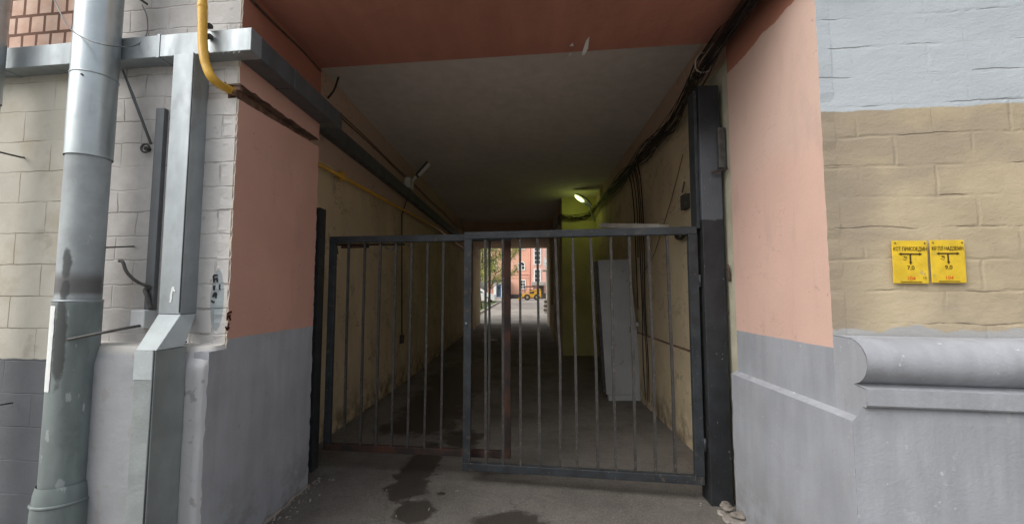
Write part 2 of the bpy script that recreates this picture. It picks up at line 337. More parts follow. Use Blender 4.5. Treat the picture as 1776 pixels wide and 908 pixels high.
M['orange'] = simple('orange_render', (.72, .42, .31), .9, amt=.06, scale=.5, bump=.004, bs=8)
M['orange2'] = simple('pink_render', (.72, .43, .36), .9, amt=.06, scale=.5, bump=.004, bs=8)
M['win_white'] = simple('window_frame_white', (.78, .78, .76), .6, amt=.04)
M['glass'] = simple('window_glass', (.055, .07, .075), .12, amt=.5, scale=1.5, bump=0, spec=.8)
M['dark'] = simple('dark_base', (.10, .09, .085), .9, amt=.2)
M['concrete'] = simple('concrete', (.36, .34, .31), .9, amt=.15, scale=2, bump=.006)
M['grass'] = simple('grass', (.07, .11, .03), .95, amt=.4, scale=8, bump=.02, bs=30)
M['leaf'] = simple('leaf', (.42, .42, .13), .8, amt=.4, scale=1.2, bump=0)
M['leaf2'] = simple('leaf_dark', (.20, .26, .09), .8, amt=.4, scale=1.2, bump=0)
M['bark'] = simple('bark', (.09, .07, .055), .95, amt=.3, scale=9, bump=.01)
M['car'] = simple('car_white', (.70, .71, .72), .3, amt=.02, bump=0, spec=.5)
M['tyre'] = simple('tyre', (.035, .034, .033), .9, amt=.3, scale=12)
M['jcb'] = simple('loader_yellow', (.72, .40, .05), .5, amt=.1, scale=3)
M['rim'] = simple('rim_cream', (.30, .25, .16), .6)
M['blue_door'] = simple('blue_door', (.10, .17, .33), .4)
M['lamp_body'] = simple('lamp_housing', (.30, .31, .29), .5)
n = NT('lamp_glow'); n.col((.8, .85, .5, 1)); n.b.inputs['Emission Color'].default_value = (.92, 1, .50, 1); n.b.inputs['Emission Strength'].default_value = 1.3
M['glow'] = n.m
# ---------------------------------------------------------------- mesh helper
def tag(o, label=None, cat=None, group=None, kind=None):
    for k, v in (('label', label), ('category', cat), ('group', group), ('kind', kind)):
        if v: o[k] = v
    return o
def empty(name, loc=(0, 0, 0), label=None, cat=None, group=None):
    o = bpy.data.objects.new(name, None); COL.objects.link(o); o.location = loc; o.empty_display_size = .2
    return tag(o, label, cat, group)
class MB:
    def __init__(s): s.v = []; s.f = []; s.mi = []; s.cur = 0; s.sm = []
    def quadsheet(s, grid, smooth=False):
        h, w_ = len(grid), len(grid[0]); b = len(s.v)
        for r in grid: s.v += [tuple(p) for p in r]
        for i in range(h - 1):
            for j in range(w_ - 1):
                s.f.append((b + i * w_ + j, b + i * w_ + j + 1, b + (i + 1) * w_ + j + 1, b + (i + 1) * w_ + j)); s.mi.append(s.cur); s.sm.append(smooth)
    def face(s, pts):
        b = len(s.v); s.v += [tuple(p) for p in pts]; s.f.append(tuple(range(b, b + len(pts)))); s.mi.append(s.cur); s.sm.append(False)
    def hexa(s, p, mats=None):             # 8 points: bottom 4 ccw, top 4 ccw ; mats for (bottom, top, sides 0-1,1-2,2-3,3-0)
        b = len(s.v); s.v += [tuple(q) for q in p]
        fs = [(3, 2, 1, 0), (4, 5, 6, 7), (0, 1, 5, 4), (1, 2, 6, 5), (2, 3, 7, 6), (3, 0, 4, 7)]
        for k, f in enumerate(fs):
            s.f.append(tuple(b + i for i in f)); s.mi.append(mats[k] if mats else s.cur); s.sm.append(False)
    def box(s, x0, x1, y0, y1, z0, z1, mats=None):
        s.hexa([(x0, y0, z0), (x1, y0, z0), (x1, y1, z0), (x0, y1, z0), (x0, y0, z1), (x1, y0, z1), (x1, y1, z1), (x0, y1, z1)], mats)
    def prism(s, poly, z0, z1, mats=None):
        b = len(s.v); n_ = len(poly)
        s.v += [(x, y, z0) for x, y in poly] + [(x, y, z1) for x, y in poly]
        s.f.append(tuple(range(b + n_ - 1, b - 1, -1))); s.mi.append(s.cur); s.sm.append(False)
        s.f.append(tuple(range(b + n_, b + 2 * n_))); s.mi.append(s.cur); s.sm.append(False)
        for i in range(n_):
            j = (i + 1) % n_; s.f.append((b + i, b + j, b + n_ + j, b + n_ + i)); s.mi.append(mats[i] if mats else s.cur); s.sm.append(False)
    def beam(s, a, b_, w_, h, up=(0, 0, 1)):
        a, b_ = Vector(a), Vector(b_); t = (b_ - a).normalized(); up = Vector(up)
        sd = t.cross(up); sd = sd.normalized() if sd.length > 1e-4 else Vector((1, 0, 0)); u = sd.cross(t).normalized()
        pts = []
        for q in (a, b_):
            for (i, j) in ((-1, -1), (1, -1), (1, 1), (-1, 1)): pts.append(q + sd * i * w_ / 2 + u * j * h / 2)
        s.hexa(pts)
    def tube(s, pts, r, n_=10, cap=True, smooth=True):
        pts = [Vector(p) for p in pts]; rs = r if isinstance(r, (list, tuple)) else [r] * len(pts); b = len(s.v)
        t0 = (pts[1] - pts[0]).normalized(); ref = Vector((0, 0, 1)) if abs(t0.z) < .9 else Vector((1, 0, 0))
        u = t0.cross(ref).normalized()
        for i, p in enumerate(pts):
            t = (pts[min(i + 1, len(pts) - 1)] - pts[max(i - 1, 0)]).normalized()
            u = (u - t * u.dot(t)).normalized(); v = t.cross(u)
            for k in range(n_):
                a = 2 * math.pi * k / n_; s.v.append(tuple(p + (u * math.cos(a) + v * math.sin(a)) * rs[i]))
        for i in range(len(pts) - 1):
            for k in range(n_):
                k2 = (k + 1) % n_; s.f.append((b + i * n_ + k, b + i * n_ + k2, b + (i + 1) * n_ + k2, b + (i + 1) * n_ + k)); s.mi.append(s.cur); s.sm.append(smooth)
        if cap:
            s.f.append(tuple(b + k for k in reversed(range(n_)))); s.mi.append(s.cur); s.sm.append(False)
            s.f.append(tuple(b + (len(pts) - 1) * n_ + k for k in range(n_))); s.mi.append(s.cur); s.sm.append(False)
    def build(s, name, mats, parent=None, bevel=0.0, rec=True, seg=2):
        me = bpy.data.meshes.new(name); me.from_pydata([Vector(v) for v in s.v], [], s.f)
        for m in (mats if isinstance(mats, (list, tuple)) else [mats]): me.materials.append(M[m])
        for p, mi, sm in zip(me.polygons, s.mi, s.sm): p.material_index = mi; p.use_smooth = sm
        if rec:
            bm = bmesh.new(); bm.from_mesh(me); bmesh.ops.recalc_face_normals(bm, faces=bm.faces); bm.to_mesh(me); bm.free()
        o = bpy.data.objects.new(name, me); COL.objects.link(o)
        if parent:
            o.parent = parent; o.matrix_parent_inverse = Matrix.Translation(parent.location).inverted()
        if bevel:
            md = o.modifiers.new('bevel', 'BEVEL'); md.width = bevel; md.segments = seg; md.limit_method = 'ANGLE'; md.angle_limit = R(35)
        return o
def smoothpath(pts, n_=8):                  # Catmull-Rom
    pts = [Vector(p) for p in pts]; out = []
    P = [pts[0] * 2 - pts[1]] + pts + [pts[-1] * 2 - pts[-2]]
    for i in range(1, len(P) - 2):
        a, b, c, e = P[i - 1], P[i], P[i + 1], P[i + 2]
        for k in range(n_):
            t = k / n_; out.append(.5 * ((2 * b) + (c - a) * t + (2 * a - 5 * b + 4 * c - e) * t * t + (-a + 3 * b - 3 * c + e) * t ** 3))
    out.append(pts[-1]); return out
# ---------------------------------------------------------------- ground
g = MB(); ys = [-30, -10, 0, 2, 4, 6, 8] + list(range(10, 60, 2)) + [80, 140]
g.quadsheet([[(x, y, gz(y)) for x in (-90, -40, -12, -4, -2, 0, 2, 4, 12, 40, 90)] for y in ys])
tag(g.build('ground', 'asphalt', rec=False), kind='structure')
# ---------------------------------------------------------------- the street building
B = empty('street_building', (0, 4, 0), 'old street building with a dark gated archway passage between pink jambs, grey plinth below', 'building')
TOP = 8.0
# left wall body (masonry in front, passage wall behind)
b = MB()
b.prism([(-9, FY(-9)), (-1.98, FY(-1.98) + .001), (-1.98, BY(-1.98) - .01), (-9, BY(-9) - .01)], -.1, TOP, [0, 1, 1, 0])
tag(b.build('facade_wall', ['fac_l', 'core'], B), 'white and beige painted masonry with bare brick at the top')
def slab(name, mats, x_face, x_back, yf, yb, zb, zt, nz=36, ny=26, jf=.006, jb=.006, jt=0.0, jbot=0.0, front_idx=1, disp=.0006):
    """skin of a jamb: main face at x_face; yf(z), yb(z) front/back edges; zb(y), zt(y)"""
    m = MB(); G = []
    rj = [random.uniform(-1, 1) for _ in range(nz + 1)]; rk = [random.uniform(-1, 1) for _ in range(nz + 1)]
    tj = [random.uniform(-1, 1) for _ in range(ny + 1)]; bj = [random.uniform(-1, 1) for _ in range(ny + 1)]
    for i in range(nz + 1):
        row = []
        for j in range(ny + 1):
            t = j / ny; sgn = i / nz
            z_guess0, z_guess1 = zb(0), zt(0)
            y = (yf(0) + jf * rj[i]) * (1 - t) + (yb(0) + jb * rk[i]) * t
            z0 = zb(t) + jbot * bj[j]; z1 = zt(t) + jt * tj[j]
            z = z0 + (z1 - z0) * sgn
            y += (yf(z) - yf(0)) * (1 - t) + (yb(z) - yb(0)) * t
            edge = i in (0, nz) or j in (0, ny)
            row.append((x_face + (random.uniform(-disp, disp) if not edge else 0), y, z))
        G.append(row)
    m.cur = 0; m.quadsheet(G, True)
    bk = lambda p: (x_back, p[1], p[2])
    m.cur = front_idx; m.quadsheet([[p[0], bk(p[0])] for p in G])
    m.cur = 0; m.quadsheet([[p[-1], bk(p[-1])] for p in G])
    m.cur = 2 if len(mats) > 2 else 0
    m.quadsheet([G[0], [bk(p) for p in G[0]]]); m.quadsheet([G[-1], [bk(p) for p in G[-1]]])
    return m.build(name, mats, B)
fy = lambda z: FY(XL) + .0; by = lambda z: BY(XL)
# groove in the left jamb between z 2.91 and 3.04
slab('jamb', ['jamb_l', 'corner', 'core'], XL, -1.99, fy, by, lambda t: 1.30, lambda t: 2.925 + .055 * t, jt=.003, nz=60)
slab('jamb', ['jamb_l', 'corner', 'core'], XL, -1.99, fy, by, lambda t: 3.035 + .01 * t, lambda t: SOF + .01, jbot=.006, nz=20)
# white corner column (front skin of the left pier), a little proud of the masonry
def skin(name, mat, x0, x1, z0, z1, off, jx=.004, nx=14, nz=50, parent=B, jr=.0, disp=.0008, hole=None):
    m = MB(); G = []
    for i in range(nz + 1):
        z = z0 + (z1 - z0) * i / nz; row = []; jj = random.uniform(-jx, jx); jq = random.uniform(-jr, jr)
        for j in range(nx + 1):
            t = j / nx; x = (x0 + jj) * (1 - t) + (x1 + jq) * t
            row.append((x, FY(x) - off + (random.uniform(-disp, disp) if 0 < i < nz else 0), z))
        G.append(row)
    m.quadsheet(G)
    bk = lambda p: (p[0], FY(p[0]) + .03, p[2])
    for e in (0, -1): m.quadsheet([[p[e], bk(p[e])] for p in G]); m.quadsheet([G[e], [bk(p) for p in G[e]]])
    return m.build(name, mat, parent)
skin('corner_column', 'corner', -2.20, -1.91, 1.30, 2.93, .006, nx=10)
skin('corner_column', 'corner', -2.20, -1.91, 3.03, 4.6, .006, nx=10)
# ragged bits in the mouth of the groove
b = MB()
for k in range(14):
    p = Vector((random.uniform(-2.06, -1.93), FY(-1.95) + random.uniform(-.005, .04), random.uniform(2.93, 3.03))); s_ = random.uniform(.012, .03)
    b.box(p.x - s_, p.x + s_, p.y - .01, p.y + s_, p.z - s_ * .6, p.z + s_ * .6)
b.build('rubble_edge', 'core', B, bevel=.005)
# passage walls
b = MB(); b.prism([(-9, BY(-9)), (WL, BY(WL)), (WL, 20), (-9, 20)], -.1, TOP)
tag(b.build('passage_wall', 'pass', B), 'ochre painted passage wall with pinkish band at the top')
b = MB(); b.box(WL, WL + .09, 17.2, 19.99, -.1, 3.8); b.build('pilaster', 'pass', B)
# left lower pier: plinth with a chipped corner, proud toward the street
def plinth_left():
    m = MB(); prof = []
    x0, x1 = -2.86, XL
    nz = 44
    G = []
    for i in range(nz + 1):
        z = -.05 + 1.375 * i / nz
        cut = max(0, (z - 1.20) / .12) ** 1.4 * .11 + random.uniform(-.007, .007) + (.02 * math.sin(z * 9))*.4
        off = .185 - (cut if z > 1.2 else 0) * .35
        xe = x1 - max(0, cut) * .1
        row = []
        for j in range(20):
            x = x0 + (xe - x0) * j / 19; e = (j / 19) ** 10
            row.append((x, FY(x) - off + e * max(0, cut) * .9 + random.uniform(-.0006, .0006), z))
        row.append((xe + .0, FY(xe) + .02, z)); row.append((xe, FY(xe) + .04, z)) if False else None
        G.append(row)
    m.quadsheet(G, True)
    m.quadsheet([G[-1], [(p[0], FY(p[0]) + .02, p[2] + .012) for p in G[-1]]])
    m.quadsheet([[G[i][0], (x0, FY(x0) + .02, G[i][0][2])] for i in range(nz + 1)])
    return m.build('plinth', ['plinth_l'], B)
tag(plinth_left(), 'grey plinth block with chipped whitish corner')
slab('jamb_base', ['jamb_l', 'jamb_l'], XL + .001, -1.99, lambda z: FY(XL) - .155, by, lambda t: -.05, lambda t: 1.30 - .0 * t, nz=30, jf=.009, jb=.010, disp=.0008)
# right pier
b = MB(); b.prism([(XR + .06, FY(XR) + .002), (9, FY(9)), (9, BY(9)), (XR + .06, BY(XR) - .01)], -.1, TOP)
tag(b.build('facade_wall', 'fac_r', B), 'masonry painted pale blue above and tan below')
m_ = slab('jamb', ['jamb_r', 'fac_r'], XR, XR + .07, lambda z: FY(XR), lambda z: BY(XR) - .05, lambda t: 1.02, lambda t: SOF + .01, jf=.003, jb=.002, nz=50)
slab('jamb_base', ['jamb_r', 'plinth'], XR - .05, XR + .07, lambda z: FY(XR) - .175, lambda z: BY(XR) - .04, lambda t: -.05, lambda t: 1.03, jf=.0015, jb=.010, jt=0, nz=30)
# sloped little ledge of that base
b = MB(); b.hexa([(XR - .05, FY(XR) - .177, 1.022), (XR + .05, FY(XR) - .177, 1.022), (XR + .03, BY(XR) - .04, 1.025), (XR - .05, BY(XR) - .03, 1.025),
                  (XR - .001, FY(XR) - .177, 1.049), (XR + .05, FY(XR) - .177, 1.049), (XR + .05, BY(XR) - .03, 1.052), (XR - .001, BY(XR) - .03, 1.052)])
b.build('ledge', 'plinth', B)
# moulding on the right (torus, fillet, plinth)
prof = [(0, 1.425)]
for k in range(0, 15):
    a = R(78 - k * 11.2); prof.append((.105 + .115 * math.cos(a) * 1.0, 1.312 + .112 * math.sin(a)))
prof += [(.148, 1.196), (.178, 1.192), (.205, 1.188), (.205, 1.112), (.20, 1.104), (.178, 1.102), (.178, 1.03), (.178, .5), (.178, -.05)]
b = MB(); xs_ = [XR + .001 + (9 - XR) * (k / 60) for k in range(61)]; G = []
for p, z in prof:
    row_ = [(x, FY(x) - p - (.003 if z < 1.04 else 0) + .002 * math.sin(x * 9 + z * 30) * (z > 1.04), z + (.003 * math.sin(x * 4.7) if z > 1.04 else 0)) for x in xs_]
    if z < 1.04: row_[0] = (XR - .0485, FY(XR - .0485) - p - .003, z)
    G.append(row_)
b.quadsheet(G, False)
b.cur = 1
up = [(XR + .001, FY(XR) + .05, 1.425), (XR + .001, FY(XR) + .05, 1.03)]
b.face([(XR + .001, FY(XR) - p, z) for p, z in prof if z >= 1.03] + [up[1], up[0]])
mo = b.build('moulding', ['plinth', 'plinth'], B)
for p in mo.data.polygons[:60 * 16]: p.use_smooth = True
tag(mo, 'rounded grey moulding above a smooth grey plinth')
# lintel over the archway
b = MB(); b.cur = 0
b.prism([(XL - .06, FY(XL)), (XR + .06, FY(XR)), (XR + .06, BY(XR) + .0), (XL - .06, BY(XL))], SOF, TOP)
b.build('lintel', 'soffit', B)
for pts in (((1008, 96), (1016, 72), (1022, 63), (1020, 84), (1013, 96)), ((984, 99), (990, 90), (992, 96)), ((988, 80), (993, 74), (995, 80))):
    b = MB(); q = [ray(*p_) for p_ in pts]; q = [v * ((SOF - EYE) / v.z) for v in q]; b.prism([(v.x, v.y) for v in reversed(q)], SOF - .002, SOF - .0005); b.build('paint_chip', 'white_paint', B)
# ceiling and inner lower lintel
b = MB(); b.prism([(-2.6, BY(-2.6) + .002), (2.1, BY(2.1) + .002), (2.1, 20), (-2.6, 20)], CEIL, TOP); b.build('ceiling', 'ceiling', B)
b = MB(); b.box(WL, 1.76, 15, 19.9, 3.74, CEIL - .002); b.build('lintel', 'lintel', B)
b = MB(); b.box(-2.6, 2.1, 20.0, 20.35, 3.80, TOP); b.build('back_wall', 'concrete', B)
b = MB(); b.prism([(XR + .07, BY(XR)), (9, BY(9)), (9, 20), (WR, 20), (WR, BY(XR) + .015), (XR+.07, BY(XR) + .015)], -.1, TOP)
tag(b.build('passage_wall', 'pass', B), 'ochre painted wall lit faintly from the street')
# skirting of the right passage wall (painted panel ledge), slightly proud
b = MB(); b.box(WR - .03, WR, 3.9, 8.2, -.05, 1.02); b.build('dado', 'pass', B, bevel=.006)
b = MB(); b.box(WR - .034, WR - .001, 3.9, 8.2, 1.022, 1.036); b.build('seam', 'core', B)  # dark strip standing for the shadow in the seam above the dado
# pilaster beyond the lamp and narrowing of the passage
b = MB(); b.cur = 0; b.box(.90, WR, 11.1, 19.98, -.1, CEIL - .001, [1, 1, 0, 1, 1, 1]); b.build('pilaster', ['yellowish', 'pass'], B)
b = MB(); b.box(.84, .90, 11.9, 13.2, -.05, 3.9); b.box(.80, .90, 15.0, 15.7, -.05, 3.73); b.build('pilaster', 'pass', B)
b = MB(); b.box(.81, .90, 13.2, 15.0, -.05, 1.25); b.build('dado', 'pass', B)
b = MB(); b.box(XR + .012, XR + .10, BY(XR) - .06, 3.80, -.05, 3.55); M['cream'] = simple('cream_paint', (.42, .40, .31), .9, amt=.12, scale=6, dirt=((.12, .10, .08, 1), .64)); b.build('wall_strip', 'cream', B, bevel=.006)
# ---------------------------------------------------------------- graffiti
def strokes(name, lst, plane, mat, wd, parent, nrm):
    m = MB()
    for a, c_ in lst:
        p, q = plane(*a), plane(*c_); m.beam(p, q, wd, .003, nrm)
    return m.build(name, mat, parent)
fp = lambda x, y: onF(x, y, .0095)
strokes('graffiti', [((370, 478), (371, 489)), ((370, 477), (377, 477)), ((371, 484), (377, 482)), ((376, 483), (377, 489)),
                     ((371, 495), (371, 503)), ((371, 496), (376, 496)), ((381, 493), (381, 502)),
                     ((369, 515), (372, 507)), ((372, 507), (375, 508)), ((375, 508), (374, 514)), ((369, 511), (374, 511)), ((373, 511), (375, 517)), ((366, 521), (370, 524)), ((370, 524), (375, 521))],
        fp, 'marker', .010, B, (0, -1, 0))
jp = lambda x, y: onX(x, y, XL + .0045)
strokes('graffiti', [((395, 541), (394, 555)), ((395, 543), (402, 540)), ((395, 549), (400, 546)), ((398, 548), (400, 555)), ((397, 560), (394, 570)), ((391, 566), (394, 572)), ((394, 572), (398, 567))],
        jp, 'marker_br', .011, B, (1, 0, 0))
# ---------------------------------------------------------------- ducts on the left
DX = -1.75
DO = .11
t = empty('cable_duct', (-1.8, 2.6, 3.2), 'galvanised box duct running along the facade and turning the corner into the archway', 'duct')
b = MB(); z0, z1 = 3.185, 3.335
b.hexa([(-9, FY(-9) - DO, z0), (DX, FY(DX) - DO, z0), (DX, FY(DX) - .001 + .0, z0), (-9, FY(-9) - .0, z0),
        (-9, FY(-9) - DO, z1), (DX, FY(DX) - DO, z1), (DX, FY(DX) - .001, z1), (-9, FY(-9), z1)])
b.build('duct_run', 'galv_flat', t, bevel=.004)
b = MB(); b.box(XL + .002, DX - .001, FY(DX) - .0, 3.84, z0 + .002, z1 - .002); b.build('duct_run', 'galv_dark', t, bevel=.004)
for x_ in (-2.42, -3.62):
    b = MB(); b.hexa([(x_, FY(x_) - DO - .004, z0 - .004), (x_ + .022, FY(x_ + .022) - DO - .004, z0 - .004), (x_ + .022, FY(x_) - .001, z0 - .004), (x_, FY(x_) - .001, z0 - .004),
        (x_, FY(x_) - DO - .004, z1 + .004), (x_ + .022, FY(x_ + .022) - DO - .004, z1 + .004), (x_ + .022, FY(x_) - .001, z1 + .004), (x_, FY(x_) - .001, z1 + .004)]); b.build('joint_strip', 'galv_flat', t)
for y_ in (3.05,):
    b = MB(); b.box(XL + .003, DX + .003, y_, y_ + .022, z0 - .002, z1 + .002); b.build('joint_strip', 'galv_dark', t)
b = MB(); b.box(DX - .10, DX + .003, 3.84, 3.855, z0 - .003, z1 + .004); b.build('end_cap', 'galv_dark', t)
for k in range(7):
    b = MB(); p = online(360 + k * 9, 92 + (k % 2), -1.9, 2.66 - DO - .003, FM); b.beam(p, p + Vector((.006, 0, .012)), .003, .003); b.build('scratch', 'grey_paint', t)
t = tag(MB(), None) if False else None
b = MB(); b.box(WL + .001, WL + .10, 3.86, 14.5, 3.41, 3.585); o = b.build('cable_duct', 'galv_dark', bevel=.004)
tag(o, 'long dull metal channel high along the inner passage wall', 'duct')
# vertical box duct with an offset kink
t = empty('vertical_duct', (-2.25, 2.5, 0), 'galvanised vertical box duct with a slanted offset, beside the white corner column', 'duct')
def duct_sec(m, xa, xb, off0, off1, z, ):
    return [(xa, FY(xa) - off1, z), (xb, FY(xb) - off1, z), (xb, FY(xb) - off0, z), (xa, FY(xa) - off0, z)]
vx0 = onF(289, 300, .13).x; vx1 = onF(327, 300, .13).x
lx0 = onF(226, 750, .40).x; lx1 = onF(262, 750, .40).x
zk = onF(300, 545, .13).z; zk2 = onF(240, 606, .40).z
b = MB(); b.hexa(duct_sec(b, vx0, vx1, .005, .13, zk + .003) + duct_sec(b, vx0, vx1, .005, .13, 3.18)); b.build('upper_run', 'galv_flat', t, bevel=.003)
b = MB(); b.hexa(duct_sec(b, lx0, lx1, .21, .40, zk2 - .003) + duct_sec(b, vx0, vx1, .005, .13, zk)); b.build('offset_piece', 'grey_paint', t, bevel=.003)
b = MB(); b.hexa(duct_sec(b, lx0, lx1, .19, .40, .0) + duct_sec(b, lx0, lx1, .19, .40, zk2 - .006)); o = b.build('lower_run', 'galv_flat', t, bevel=.003)
o.data.materials.clear(); M['duct_low'] = simple('duct_green_grey', (.27, .30, .30), .6, .2, .12, 5, dirt=((.40, .42, .42, 1), .66)); o.data.materials.append(M['duct_low'])
b = MB(); p0 = lx0 - .001; b.hexa(duct_sec(b, lx0 - .002, lx1 - .012, .3, .403, zk2 - .16) + duct_sec(b, lx0 - .002, lx1 - .012, .3, .403, zk2 - .004)); b.build('paint_patch', 'grey_paint', t)
b = MB(); e = vx1 - .006
b.tube([(e, FY(e) - .134, zk + .01), (e, FY(e) - .134, 3.18)], .004, 6); e = lx1 - .01; b.tube([(e, FY(e) - .404, .0), (e, FY(e) - .404, zk2)], .004, 6); b.build('seam', 'galv_dark', t)
b = MB()
for pts in (((276, 515), (279, 500)), ((279, 500), (281, 497)), ((275, 524), (277, 514)), ((279, 498), (283, 505))):
    p, q = onF(pts[0][0], pts[0][1], .132), onF(pts[1][0], pts[1][1], .132)
    p.x += .08; q.x += .08; p.y = FY(p.x) - .132; q.y = FY(q.x) - .132
    b.beam(p, q, .012, .002, (0, -1, 0))
b.build('paint_smear', 'white_paint', t)
# thin steel strip left of the duct
x = onF(272, 300, .03).x; b = MB(); zt = onF(272, 188, .03).z; zb_ = onF(268, 560, .03).z
b.hexa([(x - .028, FY(x) - .035, zb_), (x + .03, FY(x) - .035, zb_), (x + .03, FY(x) - .001, zb_), (x - .028, FY(x) - .001, zb_),
        (x - .028, FY(x) - .035, zt), (x + .03, FY(x) - .035, zt), (x + .03, FY(x) - .001, zt), (x - .028, FY(x) - .001, zt)])
tag(b.build('steel_strip', 'galv_dark', bevel=.003), 'narrow dull steel strip fixed upright beside the vertical box duct', 'strip')
# ---------------------------------------------------------------- big downpipe
def pipe_at(px, py, off): 
    p = onF(px, py, off); return p.x, p.y
pxc, pyc = pipe_at(150, 330, .21)
t = empty('downpipe', (pxc, pyc, 0), 'thick round galvanised downpipe standing beside the box duct, sooty and patched lower down', 'downpipe')
def pz(px, py): return onF(px, py, .30).z
rr = .108
zj = pz(160, 265); zs = pz(130, 530); zc = pz(110, 862)
b = MB(); b.tube([(pxc, pyc, zj), (pxc, pyc, 7)], rr + .006, 48, False); b.tube([(pxc, pyc, zj), (pxc, pyc, zj + .02)], rr + .0, 48, False)
b.build('upper_section', 'galv', t, rec=False)
b = MB(); b.tube([(pxc, pyc, zs), (pxc, pyc, zj + .06)], rr - .002, 48, False); b.build('middle_section', 'pipe_old', t)
b = MB(); b.tube([(pxc, pyc, 0), (pxc, pyc, zs + .03)], rr + .005, 48, False); b.build('lower_section', 'pipe_old', t)
for z_, r2 in ((pz(165, 122), rr + .0095), (zs + .028, rr + .008)):
    b = MB(); b.tube([(pxc, pyc, z_ - .006), (pxc, pyc, z_ - .003), (pxc, pyc, z_ + .003), (pxc, pyc, z_ + .006)], [r2 - .004, r2, r2, r2 - .004], 48, False); b.build('seam_ring', 'galv_flat', t)
b = MB(); b.tube([(pxc, pyc, 0), (pxc, pyc, zc - .1), (pxc, pyc, zc), (pxc, pyc, zc + .05)], [rr + .03, rr + .03, rr + .022, rr + .012], 48, False)
b.tube([(pxc, pyc, zc - .06), (pxc, pyc, zc - .05), (pxc, pyc, zc - .04)], [rr + .028, rr + .036, rr + .028], 48, False); b.build('collar', 'pipe_old', t)
def curved_patch(name, mat, a0, a1, z0, z1, r_, wob=.02, parent=None, na=14, nz=24, round_=False):
    m = MB(); G = []
    for i in range(nz + 1):
        s_ = i / nz; z = z0 + (z1 - z0) * s_; w_ = math.sqrt(max(.02, 1 - (2 * s_ - 1) ** 2)) if round_ else 1
        am = (a0 + a1) / 2; h = (a1 - a0) / 2 * w_ * (1 + random.uniform(-wob, wob) * 4)
        G.append([(pxc + r_ * math.cos(am - h + 2 * h * j / na), pyc + r_ * math.sin(am - h + 2 * h * j / na), z) for j in range(na + 1)])
    m.quadsheet(G, True); return m.build(name, mat, parent, rec=False)
va = math.atan2(-pyc, -pxc)                 # direction from the pipe to the viewpoint side
curved_patch('paint_run', 'white_paint', va - 1.40, va - .95, pz(90, 678), zs - .0, rr + .0072, .02, t)
curved_patch('paint_run', 'grey_paint', va + .45, va + .54, pz(150, 720), pz(150, 705), rr + .0076, .05, t, round_=True, nz=8)
b = MB(); b.tube([(pxc + (rr+.008) * math.cos(va - .5), pyc + (rr+.008) * math.sin(va - .5), pz(128, 133)), (pxc + (rr + .014) * math.cos(va - .5), pyc + (rr + .014) * math.sin(va - .5), pz(128, 133))], .006, 8); b.build('rivet', 'iron', t)
# neighbouring pipe cut by the left edge of the view
p2x, p2y = pipe_at(-32, 200, .22)
t = empty('downpipe', (p2x, p2y, 0), 'round dark galvanised downpipe at the left edge, beside the beige wall', 'downpipe')
b = MB(); b.tube([(p2x, p2y, 2.9), (p2x, p2y, 7)], .082, 40, False); b.build('upper_section', 'galv', t)
b = MB(); b.tube([(p2x, p2y, 0), (p2x, p2y, 2.92)], .076, 40, False); b.build('lower_section', 'pipe_old', t)
# ---------------------------------------------------------------- ironmongery on the left wall
def rod(name, pts, r_, mat, label, cat, n_=8, group=None):
    m = MB(); m.tube(pts, r_, n_); return tag(m.build(name, mat), label, cat, group)
rod('iron_hook', smoothpath([onF(264, 497, .02), onF(250, 494, .07), onF(232, 484, .12), onF(219, 470, .15), onF(213, 454, .16), onF(207, 452, .16)], 6), .010, 'iron', 'curved black iron hook sticking out of the white wall left of the box duct', 'hook')
rod('iron_bracket', smoothpath([onF(262, 536, .04), onF(256, 515, .05), onF(252, 503, .05), onF(258, 498, .04), onF(270, 496, .01)], 6), .013, 'iron', 'short bent black iron bracket just below the curved hook', 'bracket')
t = empty('support_arm', onF(240, 565, .1), 'rusty iron arm reaching from the wall across the thick downpipe', 'bracket')
b = MB(); pe = Vector((pxc + (rr + .022) * math.cos(va - .25), pyc + (rr + .022) * math.sin(va - .25), pz(110, 588)))
b.tube(smoothpath([onF(250, 563, .06), onF(200, 572, .22), pe], 6), .0085, 8); b.build('rod', 'iron', t)
b = MB(); q = onF(248, 556, .05); b.box(q.x - .05, q.x + .045, FY(q.x) - .09, FY(q.x) - .0, q.z - .045, q.z + .07); b.build('clamp', 'panel', t, bevel=.006)
t = empty('wall_stay', onF(255, 255, .03), 'thin grey steel stay with a ring clamp slanting down the white wall', 'bracket')
b = MB(); b.tube([onF(213, 122, .10), onF(230, 165, .07), onF(262, 250, .03)], [.006, .009, .008], 8); b.build('rod', 'galv_dark', t)
b = MB(); c0 = onF(252, 257, .03); b.tube([c0 + Vector((.028 * math.cos(a), -.0, .028 * math.sin(a))) for a in [k * math.pi / 8 for k in range(15)]], .007, 8); b.tube([c0, c0 + Vector((0, .04, 0))], .014, 10); b.build('ring_clamp', 'iron', t)
rod('wall_rod', [onF(180, 429, .14), onF(232, 427, .02), onF(232, 427, .0)], .005, 'iron', 'thin horizontal iron rod between the thick downpipe and the white wall', 'rod')
rod('wall_peg', [onF(-8, 262, .15), onF(38, 273, .03), onF(41, 273, .0)], .006, 'iron', 'short dark rod in the beige wall near the left edge', 'rod')
rod('wall_peg', [onF(-10, 703, .1), onF(22, 698, .01)], .005, 'iron', 'short dark rod low on the dark grey wall near the left edge', 'rod')
rod('loose_wire', smoothpath([onF(88, -12, .30), onF(118, 45, .34), onF(150, 68, .36), onF(195, 80, .33), onF(235, 79, .13), onF(254, 60, .1), onF(255, 30, .04), onF(246, 8, .02)], 8), .0035, 'galv_dark', 'thin loose wire looped around the top of the thick downpipe', 'wire', 6)
rod('wall_anchor', [onF(236, -6, .06), onF(256, 8, .02)], .008, 'iron', 'small black iron anchor at the top of the white wall', 'anchor')
